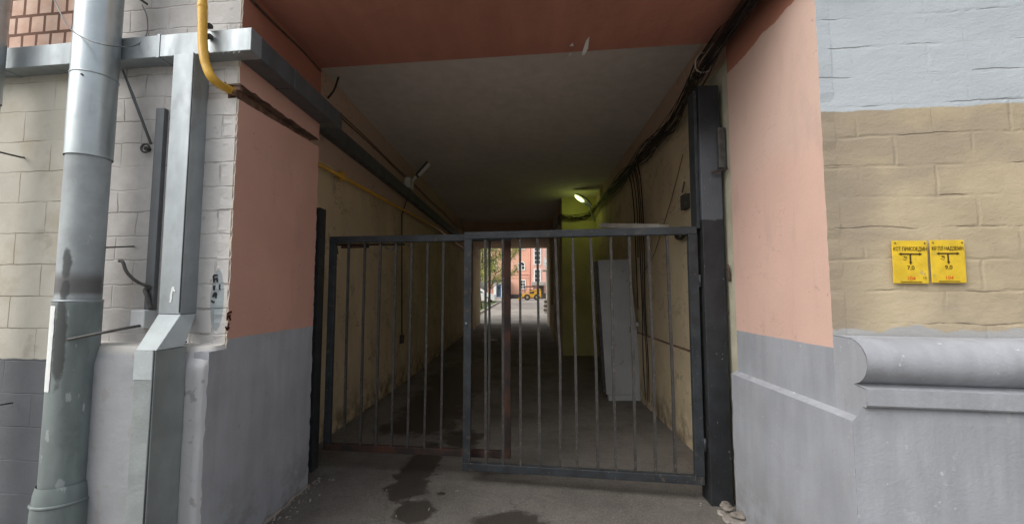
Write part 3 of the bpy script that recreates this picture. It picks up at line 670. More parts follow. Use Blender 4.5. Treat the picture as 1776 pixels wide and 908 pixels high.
b = MB(); q = onF(314, 598, .05); b.box(q.x - .035, q.x + .04, FY(q.x) - .12, FY(q.x) - .05, 1.338, 1.352); tag(b.build('plastic_scrap', 'blue_pl', bevel=.005), 'flat dark purple plastic scrap on the plinth ledge behind the duct', 'scrap')
# ---------------------------------------------------------------- gas pipe outside
t = empty('gas_pipe', onF(352, 100, .12), 'yellow gas pipe coming down the corner and bending into the wall', 'pipe')
b = MB(); off = .17
b.tube([onF(351, -260, off)] + smoothpath([onF(351, 30, off), onF(352, 80, off), onF(357, 112, off), onF(370, 138, off - .02), onF(392, 153, .03), onF(404, 158, -.03)], 8), .0265, 20)
b.build('pipe', 'yellow', t)
b = MB(); q = onF(351, 12, off); b.tube([q - Vector((0, 0, .012)), q, q + Vector((0, 0, .012))], [.0275, .0305, .0275], 20, False); b.build('weld_ring', 'yellow', t)
for yy in (46, 64):
    b = MB(); q = onF(366, yy, .125); b.box(q.x - .03, q.x + .008, q.y - .02, q.y + .012, q.z - .012, q.z + .012); b.build('clamp', 'iron', t, bevel=.003)
# inside
t = empty('gas_pipe', (WL + .1, 4, 3.0), 'thin yellow gas pipe sloping along the passage wall below the metal channel', 'pipe')
b = MB(); a_ = onX(550, 283, WL + .07); e_ = onX(757, 395, WL + .07)
z_end = e_.z; b.tube([a_, e_, Vector((WL + .07, 19.9, 3.17))], .021, 14); b.build('pipe', 'yellow', t)
b = MB(); q = onX(592, 304, WL + .05); b.box(q.x - .05, q.x + .04, q.y - .05, q.y + .05, q.z - .03, q.z + .03); b.tube([q + Vector((0, 0, -.07)), q + Vector((0, 0, .05))], .02, 10); b.build('bracket', 'yellow', t, bevel=.008)
b = MB(); b.tube([(WL + .12, 15.5, 3.50), (WL + .12, 19.95, 3.62)], .02, 10); tag(b.build('conduit_pipe', 'cable_w'), 'pale pipe near the ceiling at the far end of the passage wall', 'pipe')
# cables on the left wall near the ceiling
t = empty('wall_cables', (WL, 4, 3.7), 'thin brown cables strung along the top of the left passage wall', 'cable')
for k in range(2):
    b = MB(); pts = [(WL + .02, y_, 3.80 + .035 * k + .008 * math.sin(y_ * 2.3 + k)) for y_ in [4 + .35 * i for i in range(31)]]
    b.tube(pts, .007, 6); b.build('cable', 'cable_br', t)
rod('hanging_conduit', [onX(706, 345, WL + .03), onX(697, 372, WL + .02), onX(697, 585, WL + .02)], .011, 'cable_br', 'thin vertical brown conduit on the left passage wall', 'conduit')
b = MB(); q = onX(697, 586, WL + .03); b.box(WL + .001, WL + .06, q.y - .05, q.y + .05, q.z - .09, q.z + .06); tag(b.build('switch_box', 'iron', bevel=.006), 'tiny dark box at the foot of the vertical conduit', 'box')
for (px, py, Y_, lab, s_) in ((709, 318, 8.1, 'white junction box with a floodlight on the left passage wall above the channel', 1), (806, 392, 14.2, 'small floodlight at the far upper corner of the left passage wall', .7)):
    q = onX(px, py, WL + .05); t = empty('wall_floodlight', q, lab, 'lamp')
    b = MB(); b.box(WL + .001, WL + .11, q.y - .13 * s_, q.y + .13 * s_, q.z - .11 * s_, q.z + .09 * s_); b.build('junction_box', 'plastic_w', t, bevel=.008)
    b = MB(); h0 = Vector((WL + .11, q.y, q.z + .03)); h1 = h0 + Vector((.09, -.02, .10)) * s_; h2 = h0 + Vector((.34, -.12, .33)) * s_
    b.tube([h0, h1], .025 * s_, 10); b.build('arm', 'plastic_w', t)
    b = MB(); b.beam(h1, h2, .085 * s_, .04 * s_, (0, 1, .3)); b.build('head', 'iron', t, bevel=.006)
    b = MB(); u_ = (h2 - h1).normalized(); b.beam(h1 + u_ * .04 + Vector((.02, -.01, -.022)), h2 + Vector((.02, -.01, -.022)), .06 * s_, .012, (0, 1, .3)); b.build('lens', 'plastic_w', t)
rod('cable_stub', smoothpath([onX(569, 170, -1.80), onX(580, 155, -1.80), onX(587, 134, -1.80)], 6), .009, 'cable', 'short black cable stub curving up above the end of the box duct', 'cable')
# old scraped edge cable along the soffit on the left
t = rod('edge_cable', [(XL + .012, y_, SOF - .05 - .015 * math.sin(y_ * 5)) for y_ in [2.7 + .1 * k for k in range(11)]], .008, 'cable_br', 'brown cable painted over along the top edge of the left jamb', 'cable')
# ---------------------------------------------------------------- gate
def gplane(x0, y0, m_): return lambda px, py, off=0.0: online(px, py, x0, y0 - off, m_)
ML = -.085; MR = -.142
LP = gplane(-1.95, 4.06, ML); RP = gplane(-.572, 3.83, MR)
def leaf_frame(pl, px_l, px_r, top_l, top_r, bot_l, bot_r): pass
# fixed leaf (left, behind)
t = empty('gate_leaf', (-1.95, 4.06, 0), 'narrow barred gate leaf on the left, its free edge behind the wider leaf', 'gate')
def Lpt(x, z): return Vector((x, 4.06 + ML * (x + 1.95), z))
def Rpt(x, z): return Vector((x, 3.83 + MR * (x + .572), z))
lxl, lxr = LP(573, 600).x, LP(879, 600).x
ztL, zbL = LP(700, 414).z, LP(700, 779).z
def rail(m, P_, xa, xb, za, zb, w_=.06, dpt=.05): m.beam(P_(xa, za), P_(xb, zb), dpt, w_, (0, 0, 1))
b = MB(); rail(b, Lpt, lxl - .03, lxr + .035, ztL, ztL, .062); b.build('top_rail', 'gate', t, bevel=.004)
b = MB(); rail(b, Lpt, lxl - .03, lxr + .035, zbL, zbL, .060); b.build('bottom_rail', 'rust', t, bevel=.004)
b = MB(); b.beam(Lpt(lxl, zbL + .03), Lpt(lxl, ztL - .03), .06, .05, (0, 1, 0)); b.build('stile', 'gate', t, bevel=.004)
b = MB(); b.beam(Lpt(lxr, zbL + .03), Lpt(lxr, ztL - .03), .072, .05, (0, 1, 0)); b.build('stile', 'rust', t, bevel=.004)
for k, (a_, e_) in enumerate(((605, 597), (633, 625), (660, 652), (687, 679), (714.5, 707), (742, 736), (769.5, 765), (849, 847.5))):
    p, q = LP(a_, 428), LP(e_, 768); p.z = ztL - .03; q.z = zbL + .03
    m_ = (p + q) / 2 + Vector((random.uniform(-.004, .004), 0, 0))
    b = MB(); b.beam(q, m_, .020, .020, (0, 1, 0)); b.beam(m_, p, .020, .020, (0, 1, 0)); b.build('bar', 'bar', t)
# wide leaf
t = empty('gate_leaf', (1.43, 3.55, 0), 'wide barred gate leaf hinged on the tall right post, in front of the narrow leaf', 'gate')
rxl, rxr = RP(811, 600).x, RP(1206, 600).x
ztR, zbR = .5 * (RP(811, 410).z + RP(1190, 399).z), .5 * (RP(811, 808).z + RP(1215, 832).z)
zt1, zt2, zb1, zb2 = RP(811, 409).z, RP(1190, 400).z, RP(811, 807).z, RP(1215, 831).z
b = MB(); rail(b, Rpt, rxl - .035, rxr + .035, zt1, zt2, .064); b.build('top_rail', 'gate', t, bevel=.005)
b = MB(); rail(b, Rpt, rxl - .035, rxr + .035, zb1, zb2, .066); b.build('bottom_rail', 'gate', t, bevel=.005)
b = MB(); b.beam(Rpt(rxl, zb1 + .033), Rpt(rxl, zt1 - .032), .070, .05, (0, 1, 0)); b.build('stile', 'gate', t, bevel=.005)
b = MB(); b.beam(Rpt(rxr, zb2 + .033), Rpt(rxr, zt2 - .032), .074, .05, (0, 1, 0)); b.build('stile', 'gate', t, bevel=.005)
for k, (a_, e_, bw) in enumerate(((842, 842.5, 0), (872, 872.5, 0), (902, 903, 0), (932, 936, .003), (963, 971, .02), (993, 1001, .004), (1024, 1037, .012), (1059, 1068, -.002), (1091, 1102, .006), (1124, 1137, .01), (1157, 1171, .004))):
    p, q = RP(a_, 418), RP(e_, 800); p.z = (zt1 + (zt2 - zt1) * (p.x - rxl) / (rxr - rxl)) - .032; q.z = (zb1 + (zb2 - zb1) * (q.x - rxl) / (rxr - rxl)) + .033
    pts = smoothpath([q, q.lerp(p, .45) + Vector((bw, -bw * .142, 0)), q.lerp(p, .6) + Vector((bw * .6, 0, 0)), p], 3)
    b = MB()
    for i in range(len(pts) - 1): b.beam(pts[i], pts[i + 1], .021, .021, (0, 1, 0))
    b.build('bar', 'bar', t)
b = MB(); q = Rpt(rxl, 0); q.z = RP(802, 560, .03).z; q.y -= .03; b.tube([q + Vector((-.01, 0, 0)), q + Vector((-.01, -.014, 0))], [.011, .008], 12); b.build('bolt', 'galv_flat', t)
for zz in (.45, 1.75):
    b = MB(); q = Rpt(rxr + .045, zz); b.tube([q + Vector((0, -.01, -.05)), q + Vector((0, -.01, .05))], .014, 10); b.build('hinge', 'gate', t)
for x_, z_ in ((rxl, zt1 - .032), (rxl, zb1 + .033), (rxr, zt2 - .032), (rxr, zb2 + .033)):
    b = MB(); c_ = Rpt(x_, z_); sd_ = 1 if x_ < 0 else -1; pts = [c_ + Vector((sd_ * .036, -.026 + random.uniform(-.002, .002), -.02 + .04 * k / 6)) for k in range(7)]; b.tube(pts, [random.uniform(.003, .006) for _ in pts], 6); b.build('weld', 'bar', t)
# latch rod behind the narrow leaf
t = empty('sliding_bolt', LP(640, 432, -.04), 'rusty sliding bolt and rod behind the top rail of the narrow leaf', 'bolt')
b = MB(); b.tube([LP(582, 424, -.045), LP(702, 424, -.045)], .010, 8); b.build('rod', 'rust', t)
b = MB(); b.beam(LP(592, 427, -.05), LP(640, 426, -.05), .012, .04); b.build('plate', 'rust', t, bevel=.003)
b = MB(); b.tube(smoothpath([LP(668, 428, -.05), LP(676, 434, -.05), LP(684, 430, -.05), LP(688, 424, -.05)], 5), .007, 8); b.build('handle', 'iron', t); b = MB(); b.tube([LP(584, 426, -.05), LP(586, 440, -.05)], .008, 8); b.build('stop_pin', 'iron', t)
# posts
t = empty('gate_post', (-2.03, 4.1, 0), 'black square gate post on the left, shorter, tucked behind the pink jamb', 'post')
b = MB(); b.box(-2.125, -1.995, 4.0, 4.12, -.02, LP(555, 362).z); b.build('shaft', 'gate', t, bevel=.005)
o_ = b; b = MB(); b.box(-2.298, -2.128, 4.04, 4.10, -.02, 2.3); b.build('wall_strip', 'rust', t)
t = empty('gate_post', (1.5, 3.6, 0), 'tall wide black gate post on the right with its lit part painted on as a bluish grey band', 'post')
pzt = onY(1220, 148, 3.5).z
b = MB(); b.box(1.425, 1.595, 3.50, 3.68, -.02, pzt); b.build('shaft', 'post', t, bevel=.006)
b = MB(); b.box(1.395, 1.423, 3.53, 3.66, 2.18, pzt - .03); b.build('flange', 'gate', t, bevel=.004)
b = MB(); b.box(1.56, 1.617, 3.46, 3.499, onY(1250, 292, 3.48).z, onY(1250, 222, 3.48).z); b.build('lock_box', 'iron', t, bevel=.006)
b = MB(); z_ = onY(1250, 298, 3.48).z; b.beam((1.50, 3.47, z_ - .01), (1.615, 3.44, z_ + .02), .01, .02); b.build('tie_bar', 'rust', t)
# hole with wires in the strip by the post
b = MB(); q = Vector((1.675, 3.45, onY(1262, 475, 3.5).z))
for k in range(5):
    b.tube(smoothpath([(1.60 + .02 * random.random(), 3.47, q.z + random.uniform(-.07, .07)) for _ in range(4)], 4), .006, 6)
tag(b.build('torn_wires', 'cable_br'), 'torn wires poking from the gap between the right post and the pink jamb', 'wires')
# ---------------------------------------------------------------- cables on the right
t = empty('cable_bundle', (1.6, 3.5, 3.7), 'thick bundle of black cables running along the top of the right wall', 'cables')
path = [(1.50, 1.9, 3.66), (1.535, 2.6, 3.64), (1.545, 3.2, 3.62), (1.53, 3.65, 3.60), (1.60, 4.0, 3.62), (1.68, 4.8, 3.64), (1.69, 6, 3.66), (1.69, 7.5, 3.70), (1.69, 9.2, 3.72), (1.66, 10.6, 3.72), (1.55, 11.03, 3.62), (1.2, 11.03, 3.60), (.88, 11.04, 3.62), (.86, 12, 3.6), (.76, 14.5, 3.6)]
for k in range(24):
    pts = []
    ph = random.uniform(0, 6.28); rad_ = random.uniform(.015, .075); sag = random.uniform(0, .05)
    for i, p in enumerate(path):
        a = ph + i * random.uniform(.1, .9); sc_ = 1.25 if i < 4 else 1
        if 4 <= i <= 8: sc_ = 1.5
        pts.append(Vector(p) + Vector((-abs(math.cos(a)) * rad_ * .9, 0, (math.sin(a) * rad_ * 1.5) * sc_ - (sag if i % 2 else 0))))
    if k > 16: pts = pts[:random.choice((5, 7, 9))]
    b = MB(); b.tube(smoothpath(pts, 5), random.choice((.0045, .006, .007, .010)), 6); b.build('cable', random.choice(('cable', 'cable', 'cable', 'cable_br')), t)
b = MB(); q = Vector((1.53, 3.55, 3.60))
b.tube([q + Vector((.08 * math.cos(a) - .02, .02 * math.sin(a * 2), .085 * math.sin(a))) for a in [k * math.pi / 8 for k in range(17)]], .006, 6); b.build('tie', 'cable_w', t)
t = empty('cable_drop', (1.7, 6.6, 1.5), 'strand of dark cables dropping down the right passage wall behind the grey panel', 'cables')
for k in range(5):
    y_ = 6.35 + .13 * k; pts = [(1.725 - .01 * (k % 2), y_ + .3, 3.68), (1.72, y_ + .08, 3.4), (1.73, y_ + .02 * math.sin(k), 2.9), (1.725, y_ - .02, 2.2), (1.73, y_ - .01 * k, 1.4), (1.725, y_ - .1, .7), (1.73, y_ - .12, .1)]
    if k > 2: pts = pts[:4 + (k == 4)]
    b = MB(); b.tube(smoothpath([Vector(p) + Vector((0, random.uniform(-.05, .05), 0)) for p in pts], 5), .009, 6); b.build('cable', ('cable', 'cable_br')[k % 2], t)
rod('thin_cable', [(1.745, 4.75, 3.2), (1.745, 5.2, 2.75), (1.745, 5.9, 2.2), (1.745, 6.5, 1.95)], .004, 'cable_br', 'single thin cable slanting down the right passage wall', 'cable')
t = empty('pipe_clip', (1.74, 6.5, 1.2), 'small pale round clip on the right wall beside the grey panel', 'clip')
b = MB(); q = onX(1107, 562, 1.72); b.tube([q, q + Vector((-.03, 0, 0))], .035, 12); b.build('ring', 'plastic_w', t)
b = MB(); q = onX(1190, 350, 1.74); b.box(1.70, 1.758, q.y - .07, q.y + .07, q.z - .08, q.z + .08); b.tube([(1.70, q.y, q.z + .1), (1.72, q.y - .02, q.z + .22)], .01, 6)
tag(b.build('wall_socket', 'iron', bevel=.005), 'small dark socket on the right wall just left of the tall post', 'socket')
# lamp
L0 = onY(1011, 348, 10.3)
t = empty('wall_lamp', L0, 'lit oval wall lamp glowing yellow green by the lime painted pilaster', 'lamp')
b = MB(); b.tube(smoothpath([(1.68, 10.55, L0.z - .46), (1.60, 10.5, L0.z - .30), (L0.x + .19, 10.35, L0.z - .16)], 5), .022, 10); b.build('arm', 'lamp_body', t)
def lamp_mesh(sc, flat, half):
    m = MB(); ax = Vector((-.80, -.12, .55)).normalized(); nn = Vector((-.45, -.30, -.72)); nn = (nn - ax * nn.dot(ax)).normalized(); bb = ax.cross(nn)
    G = []
    for i in range(9):
        a = math.pi / 2 * i / 8
        G.append([L0 + (ax * math.cos(u) * .27 + bb * math.sin(u) * .11) * math.cos(a) * sc + nn * (math.sin(a) * flat) for u in [2 * math.pi * k / 24 for k in range(25)]])
    m.quadsheet(G, True); return m
lamp_mesh(1, -.10, 0).build('housing', 'lamp_body', t); L1 = L0.copy(); L0 = L0 + Vector((-.80, -.12, .55)).normalized() * .10; lamp_mesh(.52, .055, 0).build('lens', 'glow', t); L0 = L1
pl = bpy.data.lights.new('lamp_light', 'POINT'); pl.energy = 1.3; pl.color = (.80, 1, .20); pl.shadow_soft_size = .09
po = bpy.data.objects.new('lamp_light', pl); COL.objects.link(po); po.location = L0 + Vector((-.10, .22, -.20)); po.parent = t; po.matrix_parent_inverse = Matrix.Translation(t.location).inverted()
# grey panel leaning on the right wall
t = empty('metal_panel', (1.5, 6.4, 0), 'tall grey sheet metal panel leaning by the right passage wall behind the gate', 'panel')
pb1, pb2 = onG(1052, 694), onG(1116, 694); yb_ = pb1.y; pb2 = onY(1116, 694, yb_)
pt1, pt2 = onY(1037, 451, yb_ + .22), onY(1092, 449, yb_ + .22)
def quadslab(a, b2, c2, d2, th): 
    return [a, b2, b2 + Vector((0, th, 0)), a + Vector((0, th, 0)), d2, c2, c2 + Vector((0, th, 0)), d2 + Vector((0, th, 0))]
b = MB(); b.hexa(quadslab(pb1 + Vector((.0, 0, .09)), pb2 + Vector((0, 0, .09)), pt2, pt1, .05)); b.build('sheet', 'panel', t, bevel=.004)
b = MB(); b.hexa(quadslab(pb1 + Vector((-.045, .01, .12)), pb1 + Vector((-.004, .01, .12)), pt1 + Vector((-.004, .01, -.02)), pt1 + Vector((-.05, .01, -.02)), .12)); b.build('side_return', 'iron', t)
b = MB(); b.hexa(quadslab(pb1 + Vector((.03, -.02, .0)), pb2 + Vector((0, -.02, .0)), pb2 + Vector((0, -.01, .087)), pb1 + Vector((.03, -.01, .087)), .10)); b.build('foot', 'panel', t, bevel=.004)
# board above the rail
a_, e_ = onY(1047, 391, 6.3), onY(1149, 393, 5.2)
b = MB(); b.beam(a_, (WR - .1, 5.2, e_.z), .16, .06); o = b.build('wall_shelf', 'wood', bevel=.004); tag(o, 'pale board shelf on the right passage wall just above the gate top', 'shelf')
b = MB(); q = onX(1172, 400, WR - .10); 
for k in range(2): b.tube([(WR - .04 - .02 * k, q.y + .13 * math.cos(a), q.z - .03 + .06 * math.sin(a)) for a in [j * math.pi / 8 + .3 * k for j in range(17)]], .014, 8)
tag(b.build('cable_coil', 'cable'), 'coil of black cable hung on the right wall behind the gate corner', 'cable')
# ---------------------------------------------------------------- yellow notices
def text_mesh(txt, size):
    cu = bpy.data.curves.new('t', 'FONT'); cu.body = txt; cu.size = size; cu.align_x = 'CENTER'; cu.align_y = 'CENTER'; cu.extrude = .0004
    ob = bpy.data.objects.new('t', cu); COL.objects.link(ob); dg = bpy.context.evaluated_depsgraph_get()
    me = bpy.data.meshes.new_from_object(ob.evaluated_get(dg)); bpy.data.objects.remove(ob); return me
fdir = Vector((1, FM, 0)).normalized(); frot = math.atan2(FM, 1)
def notice(px0, px1, py0, py1, lab, head, left, num, small, tilt):
    a_, e_ = onF(px0, (py0 + py1) / 2, .012), onF(px1, (py0 + py1) / 2, .012); c0 = (a_ + e_) / 2
    wd = (e_ - a_).length; h = onF((px0 + px1) / 2, py0, .012).z - onF((px0 + px1) / 2, py1, .012).z
    t = empty('notice_plate', c0, lab, 'sign', 'yellow gas notices on the tan wall'); t.rotation_euler = (0, tilt, frot)
    def put(me_or_mb, name, mat, dx, dz, rot=0, sx=1):
        if isinstance(me_or_mb, MB): o = me_or_mb.build(name, mat)
        else: o = bpy.data.objects.new(name, me_or_mb); COL.objects.link(o); o.data.materials.clear(); o.data.materials.append(M[mat])
        o.parent = t; o.location = (dx, -.0035, dz); 
        if not isinstance(me_or_mb, MB): o.rotation_euler = (R(90), rot, 0); o.scale = (sx, 1, 1)
        return o
    b = MB(); b.box(-wd / 2, wd / 2, -.002, .002, -h / 2, h / 2); o = b.build('plate', 'sign_y', bevel=.0015); o.parent = t
    for sx_ in (-1, 1):
        b = MB(); b.tube([(sx_ * wd * .42, -.0005, h * .44), (sx_ * wd * .42, -.003, h * .44)], .0035, 8); put(b, 'screw', 'iron', 0, 0)
    put(text_mesh(head, h * .125), 'heading', 'ink', 0, h * .30, 0, wd * .88 / (len(head) * h * .125 * .62))
    b = MB(); z_ = h * .185; b.beam((-wd * .27, 0, z_), (wd * .27, 0, z_), .002, h * .03)
    b.beam((0, 0, z_), (0, 0, -h * .02), .002, h * .03, (1, 0, 0)) if False else b.box(-h * .014, h * .014, -.001, .001, -h * .02, z_)
    for s_ in (-1, 1): b.face([(s_ * wd * .34, -.001, z_), (s_ * wd * .25, -.001, z_ + h * .035), (s_ * wd * .25, -.001, z_ - h * .035)])
    b.face([(-wd * .045, -.001, 0), (wd * .045, -.001, 0), (0, -.001, -h * .07)]); put(b, 'arrows', 'ink', 0, 0)
    put(text_mesh(left, h * .10), 'distance_mark', 'ink', -wd * .15, h * .08, R(-70), .9)
    put(text_mesh(num, h * .13), 'number', 'ink', wd * .0, -h * .14)
    put(text_mesh('104', h * .12), 'emergency_number', 'ink_red', wd * .0, -h * .385)
    if small: put(text_mesh(small, h * .075), 'small_number', 'ink', wd * .38, -h * .37)
    b = MB(); b.box(-wd * .3, wd * .3, -.001, .001, -h * .47, -h * .458); put(b, 'underline', 'ink', 0, 0)
notice(1548, 1609, 417, 491, 'left yellow gas notice plate with black arrows reading 7,0', 'КОТ ПРИСОЕДИН', '1,0', '7,0', '13', R(1.0))
notice(1614, 1674, 416, 490, 'right yellow gas notice plate with black arrows reading 9,0', 'КР ПЛ НАДЗЕМН', '1,8', '9,0', '', R(.5))
# ---------------------------------------------------------------- rubble, litter, manhole
def blob_mesh(c0, s_, seed):
    rnd = random.Random(seed); m = MB(); bm = bmesh.new(); bmesh.ops.create_icosphere(bm, subdivisions=3, radius=1)
    off = [rnd.uniform(0, 9) for _ in range(3)]
    for v in bm.verts:
        k = 1 + .22 * math.sin(v.co.x * 3 + off[0]) + .18 * math.sin(v.co.y * 4 + off[1]) + .15 * math.sin(v.co.z * 5 + off[2])
        v.co = Vector((v.co.x * s_[0], v.co.y * s_[1], v.co.z * s_[2])) * k + Vector(c0)
    m.v = [tuple(v.co) for v in bm.verts]; m.f = [tuple(v.index for v in f.verts) for f in bm.faces]; m.mi = [0] * len(m.f); m.sm = [False] * len(m.f); bm.free(); return m
p = onG(1272, 855)
tag(blob_mesh((1.50, 3.40, .05), (.05, .035, .022), 3).build('rubble_stone', 'stone'), 'small broken stone at the foot of the right post, uppermost of two', 'stone')
tag(blob_mesh((1.535, 3.30, .03), (.045, .04, .035), 5).build('rubble_stone', 'stone'), 'lumpy broken stone wedged against the grey right jamb base', 'stone')
def flatpatch(cx, cy, rx, ry, z_, seed):
    rnd = random.Random(seed); m = MB(); n_ = 40; rs_ = [1 + rnd.uniform(-.22, .22) for _ in range(n_)]
    ring = [(cx + rx * rs_[k] * math.cos(2 * math.pi * k / n_), cy + ry * rs_[k] * math.sin(2 * math.pi * k / n_)) for k in range(n_)]
    b0 = 0; m.v = [(x, y, gz(y) + .0005) for x, y in ring] + [(cx + (x - cx) * .85, cy + (y - cy) * .85, gz(y) + z_) for x, y in ring]
    m.f = [(k, (k + 1) % n_, n_ + (k + 1) % n_, n_ + k) for k in range(n_)] + [tuple(range(n_, 2 * n_))]; m.mi = [0] * len(m.f); m.sm = [False] * len(m.f); return m
p = onG(1268, 893)
tag(flatpatch(p.x, p.y - .03, .085, .13, .010, 4).build('mortar_splash', 'mortar'), 'pale spilt mortar on the ground by the right jamb base', 'mortar')
p = onG(845, 590)
t = empty('manhole_cover', p, 'round iron manhole cover in the passage floor', 'manhole')
b = MB(); b.tube([(p.x, p.y, p.z - .02), (p.x, p.y, p.z + .012)], .34, 40); b.build('frame', 'concrete', t)
b = MB(); b.tube([(p.x, p.y, p.z), (p.x, p.y, p.z + .018)], .29, 40); b.build('lid', 'iron', t)
lit = [(744, 883), (687, 895), (670, 850), (793, 851), (831, 889), (792, 851), (848, 822), (1160, 860), (1185, 865), (900, 870), (540, 845), (573, 838), (985, 850), (1060, 880), (620, 860)]
for k, (px, py) in enumerate(lit[:6]):
    p = onG(px, py); a = random.uniform(0, 3.1); v = Vector((math.cos(a), math.sin(a), 0)) * random.uniform(.008, .018)
    b = MB(); b.beam(p - v + Vector((0, 0, .004)), p + v + Vector((0, 0, .004)), .006, .004); tag(b.build('litter_scrap', 'mortar'), 'tiny pale scrap of litter on the asphalt before the gate', 'litter', 'litter scraps before the gate')
m_ = MB(); rn = random.Random(11)
for k in range(260):
    y_ = rn.uniform(2.4, 3.9); side = rn.random() < .6
    x_ = (XL + .02 + abs(rn.gauss(0, .07))) if side else (XR - .07 - abs(rn.gauss(0, .06))); s_ = rn.uniform(.002, .008) * (1.4 if rn.random() < .1 else 1)
    m_.hexa([(x_ - s_, y_ - s_, .001), (x_ + s_, y_ - s_ * .7, .001), (x_ + s_ * .8, y_ + s_, .001), (x_ - s_, y_ + s_ * .8, .001), (x_ - s_ * .5, y_ - s_ * .6, s_), (x_ + s_ * .6, y_ - s_ * .4, s_ * 1.2), (x_ + s_ * .4, y_ + s_ * .6, s_), (x_ - s_ * .6, y_ + s_ * .4, s_ * .8)])
tag(m_.build('plaster_crumbs', 'mortar'), 'fine plaster crumbs scattered along the feet of both jambs', 'crumbs', kind='stuff')
# ragged mortar bead along the foot of the left jamb
b = MB(); pts = []
for k in range(26):
    y_ = 2.55 + k * .047; pts.append((XL + .012 + random.uniform(-.01, .016), y_, .006))
b.tube(pts, [random.uniform(.008, .022) for _ in pts], 7); b.build('mortar_bead', 'mortar', B)
# unseen house behind the viewpoint, added only for the metal to mirror
t = empty('unseen_mirror_house', (-4, -17, 0), 'unseen house across the street with rows of windows, added for the metal to mirror', 'building')
b = MB(); b.box(-26, 15, -27, -17, -.1, 8); b.build('wall', 'win_white', t)
b = MB(); b.box(-26.3, 15.3, -27.3, -16.6, 8, 8.4); b.build('roof', 'dark', t)
for k in range(12):
    for j in range(2):
        x_ = -24.5 + k * 3.3; z_ = 1.3 + j * 3.1; b = MB(); b.box(x_, x_ + 1.4, -17, -16.94, z_, z_ + 1.8); f_ = b.build('window', 'win_white', t)
        b = MB(); b.box(x_ + .12, x_ + 1.28, -16.94, -16.93, z_ + .12, z_ + 1.68); b.build('pane', 'glass', f_)
# ================================================================ the yard behind
YB = 57.0
def yb(px, py, Y=YB): return onY(px, py, Y)
H = empty('courtyard_house', (0, YB, gz(YB)), 'orange rendered house with white windows at the far end of the yard', 'building')
g0 = gz(YB)
XH = yb(846, 460).x
b = MB(); b.box(XH, yb(921, 460).x, YB, YB + 8, g0 - .5, 16); b.build('wall', 'orange', H)
xr = yb(921, 460).x
b = MB(); b.box(xr, 16, YB - .8, YB + 8, g0 - .5, 16); b.build('projecting_wall', 'orange2', H)
b = MB(); b.box(XH, xr, YB - .08, YB, g0 - .4, yb(900, 510).z); b.box(xr + .01, 16, YB - .88, YB - .8, g0 - .4, yb(940, 508).z); b.build('base_course', 'dark', H)
b = MB(); b.box(XH, xr, YB - .10, YB, yb(890, 476).z, yb(890, 474).z); b.box(XH, xr, YB - .07, YB, yb(890, 482).z, yb(890, 481).z); b.build('string_course', 'orange2', H, bevel=.02)
b = MB(); b.tube([(xr - .15, YB - .15, g0), (xr - .15, YB - .15, 16)], .09, 10); b.build('rain_pipe', 'orange2', H)
def window(cx, cy, wpx, hpx, Y, arch=False, nx=2, ny=2):
    p0, p1 = onY(cx - wpx / 2, cy + hpx / 2, Y), onY(cx + wpx / 2, cy - hpx / 2, Y)
    x0, x1, z0, z1 = p0.x, p1.x, p0.z, p1.z; fr = .14; m = MB()
    m.box(x0, x1, Y - .10, Y - .001, z0, z0 + fr); m.box(x0, x0 + fr, Y - .10, Y - .001, z0 + fr, z1 - (0 if not arch else (x1 - x0) * .4)); m.box(x1 - fr, x1, Y - .10, Y - .001, z0 + fr, z1 - (0 if not arch else (x1 - x0) * .4))
    if arch:
        c_ = ((x0 + x1) / 2, z1 - (x1 - x0) * .4); ro = (x1 - x0) / 2
        for k in range(10):
            a, b2 = math.pi * k / 10, math.pi * (k + 1) / 10; ri = ro - fr
            q = [(c_[0] + r_ * math.cos(t_), c_[1] + r_ * math.sin(t_) * .85) for r_, t_ in ((ri, a), (ro, a), (ro, b2), (ri, b2))]
            m.hexa([(x, Y - .10, z) for x, z in q] + [(x, Y - .001, z) for x, z in q])
        top = c_[1]
    else: m.box(x0 + fr, x1 - fr, Y - .10, Y - .001, z1 - fr, z1); top = z1 - fr
    for i in range(1, nx): xx = x0 + (x1 - x0) * i / nx; m.box(xx - .035, xx + .035, Y - .07, Y - .035, z0 + fr, top)
    for j in range(1, ny): zz = z0 + (z1 - z0) * j / ny; m.box(x0 + fr, x1 - fr, Y - .072, Y - .033, zz - .03, zz + .03)
    f = m.build('window', 'win_white', H)
    m = MB(); m.box(x0 + fr * .5, x1 - fr * .5, Y - .034, Y - .002, z0 + fr * .5, top + (ro * .6 if arch else 0)); m.build('pane', 'glass', f)
window(904.5, 461, 13, 15, YB, True); window(904.5, 426, 12, 14, YB); window(907, 493, 10, 17, YB, False, 2, 3)
window(932, 443, 13, 32, YB - .8, False, 2, 4); window(932, 478, 12, 24, YB - .8, False, 2, 3)
for c_ in (856,): window(c_, 461, 11, 15, YB); window(c_, 426, 11, 14, YB)
window(957, 443, 10, 28, YB - .8); window(957, 478, 10, 18, YB - .8)
b = MB(); p0, p1 = yb(922, 495, YB - .8), yb(944, 489, YB - .8); b.box(p0.x, p1.x, YB - 2.6, YB - .8, p0.z, p1.z); b.build('door_canopy', 'concrete', H, bevel=.03)
b = MB(); p0, p1 = yb(935, 514, YB - .8), yb(943, 496, YB - .8); b.box(p0.x, p1.x, YB - .95, YB - .81, g0, p1.z); b.build('door', 'dark', H, bevel=.02)
b = MB(); b.box(XH - .3, 16.3, YB - 1.3, YB + 8.3, 16, 16.5); b.build('roof', 'dark', H)
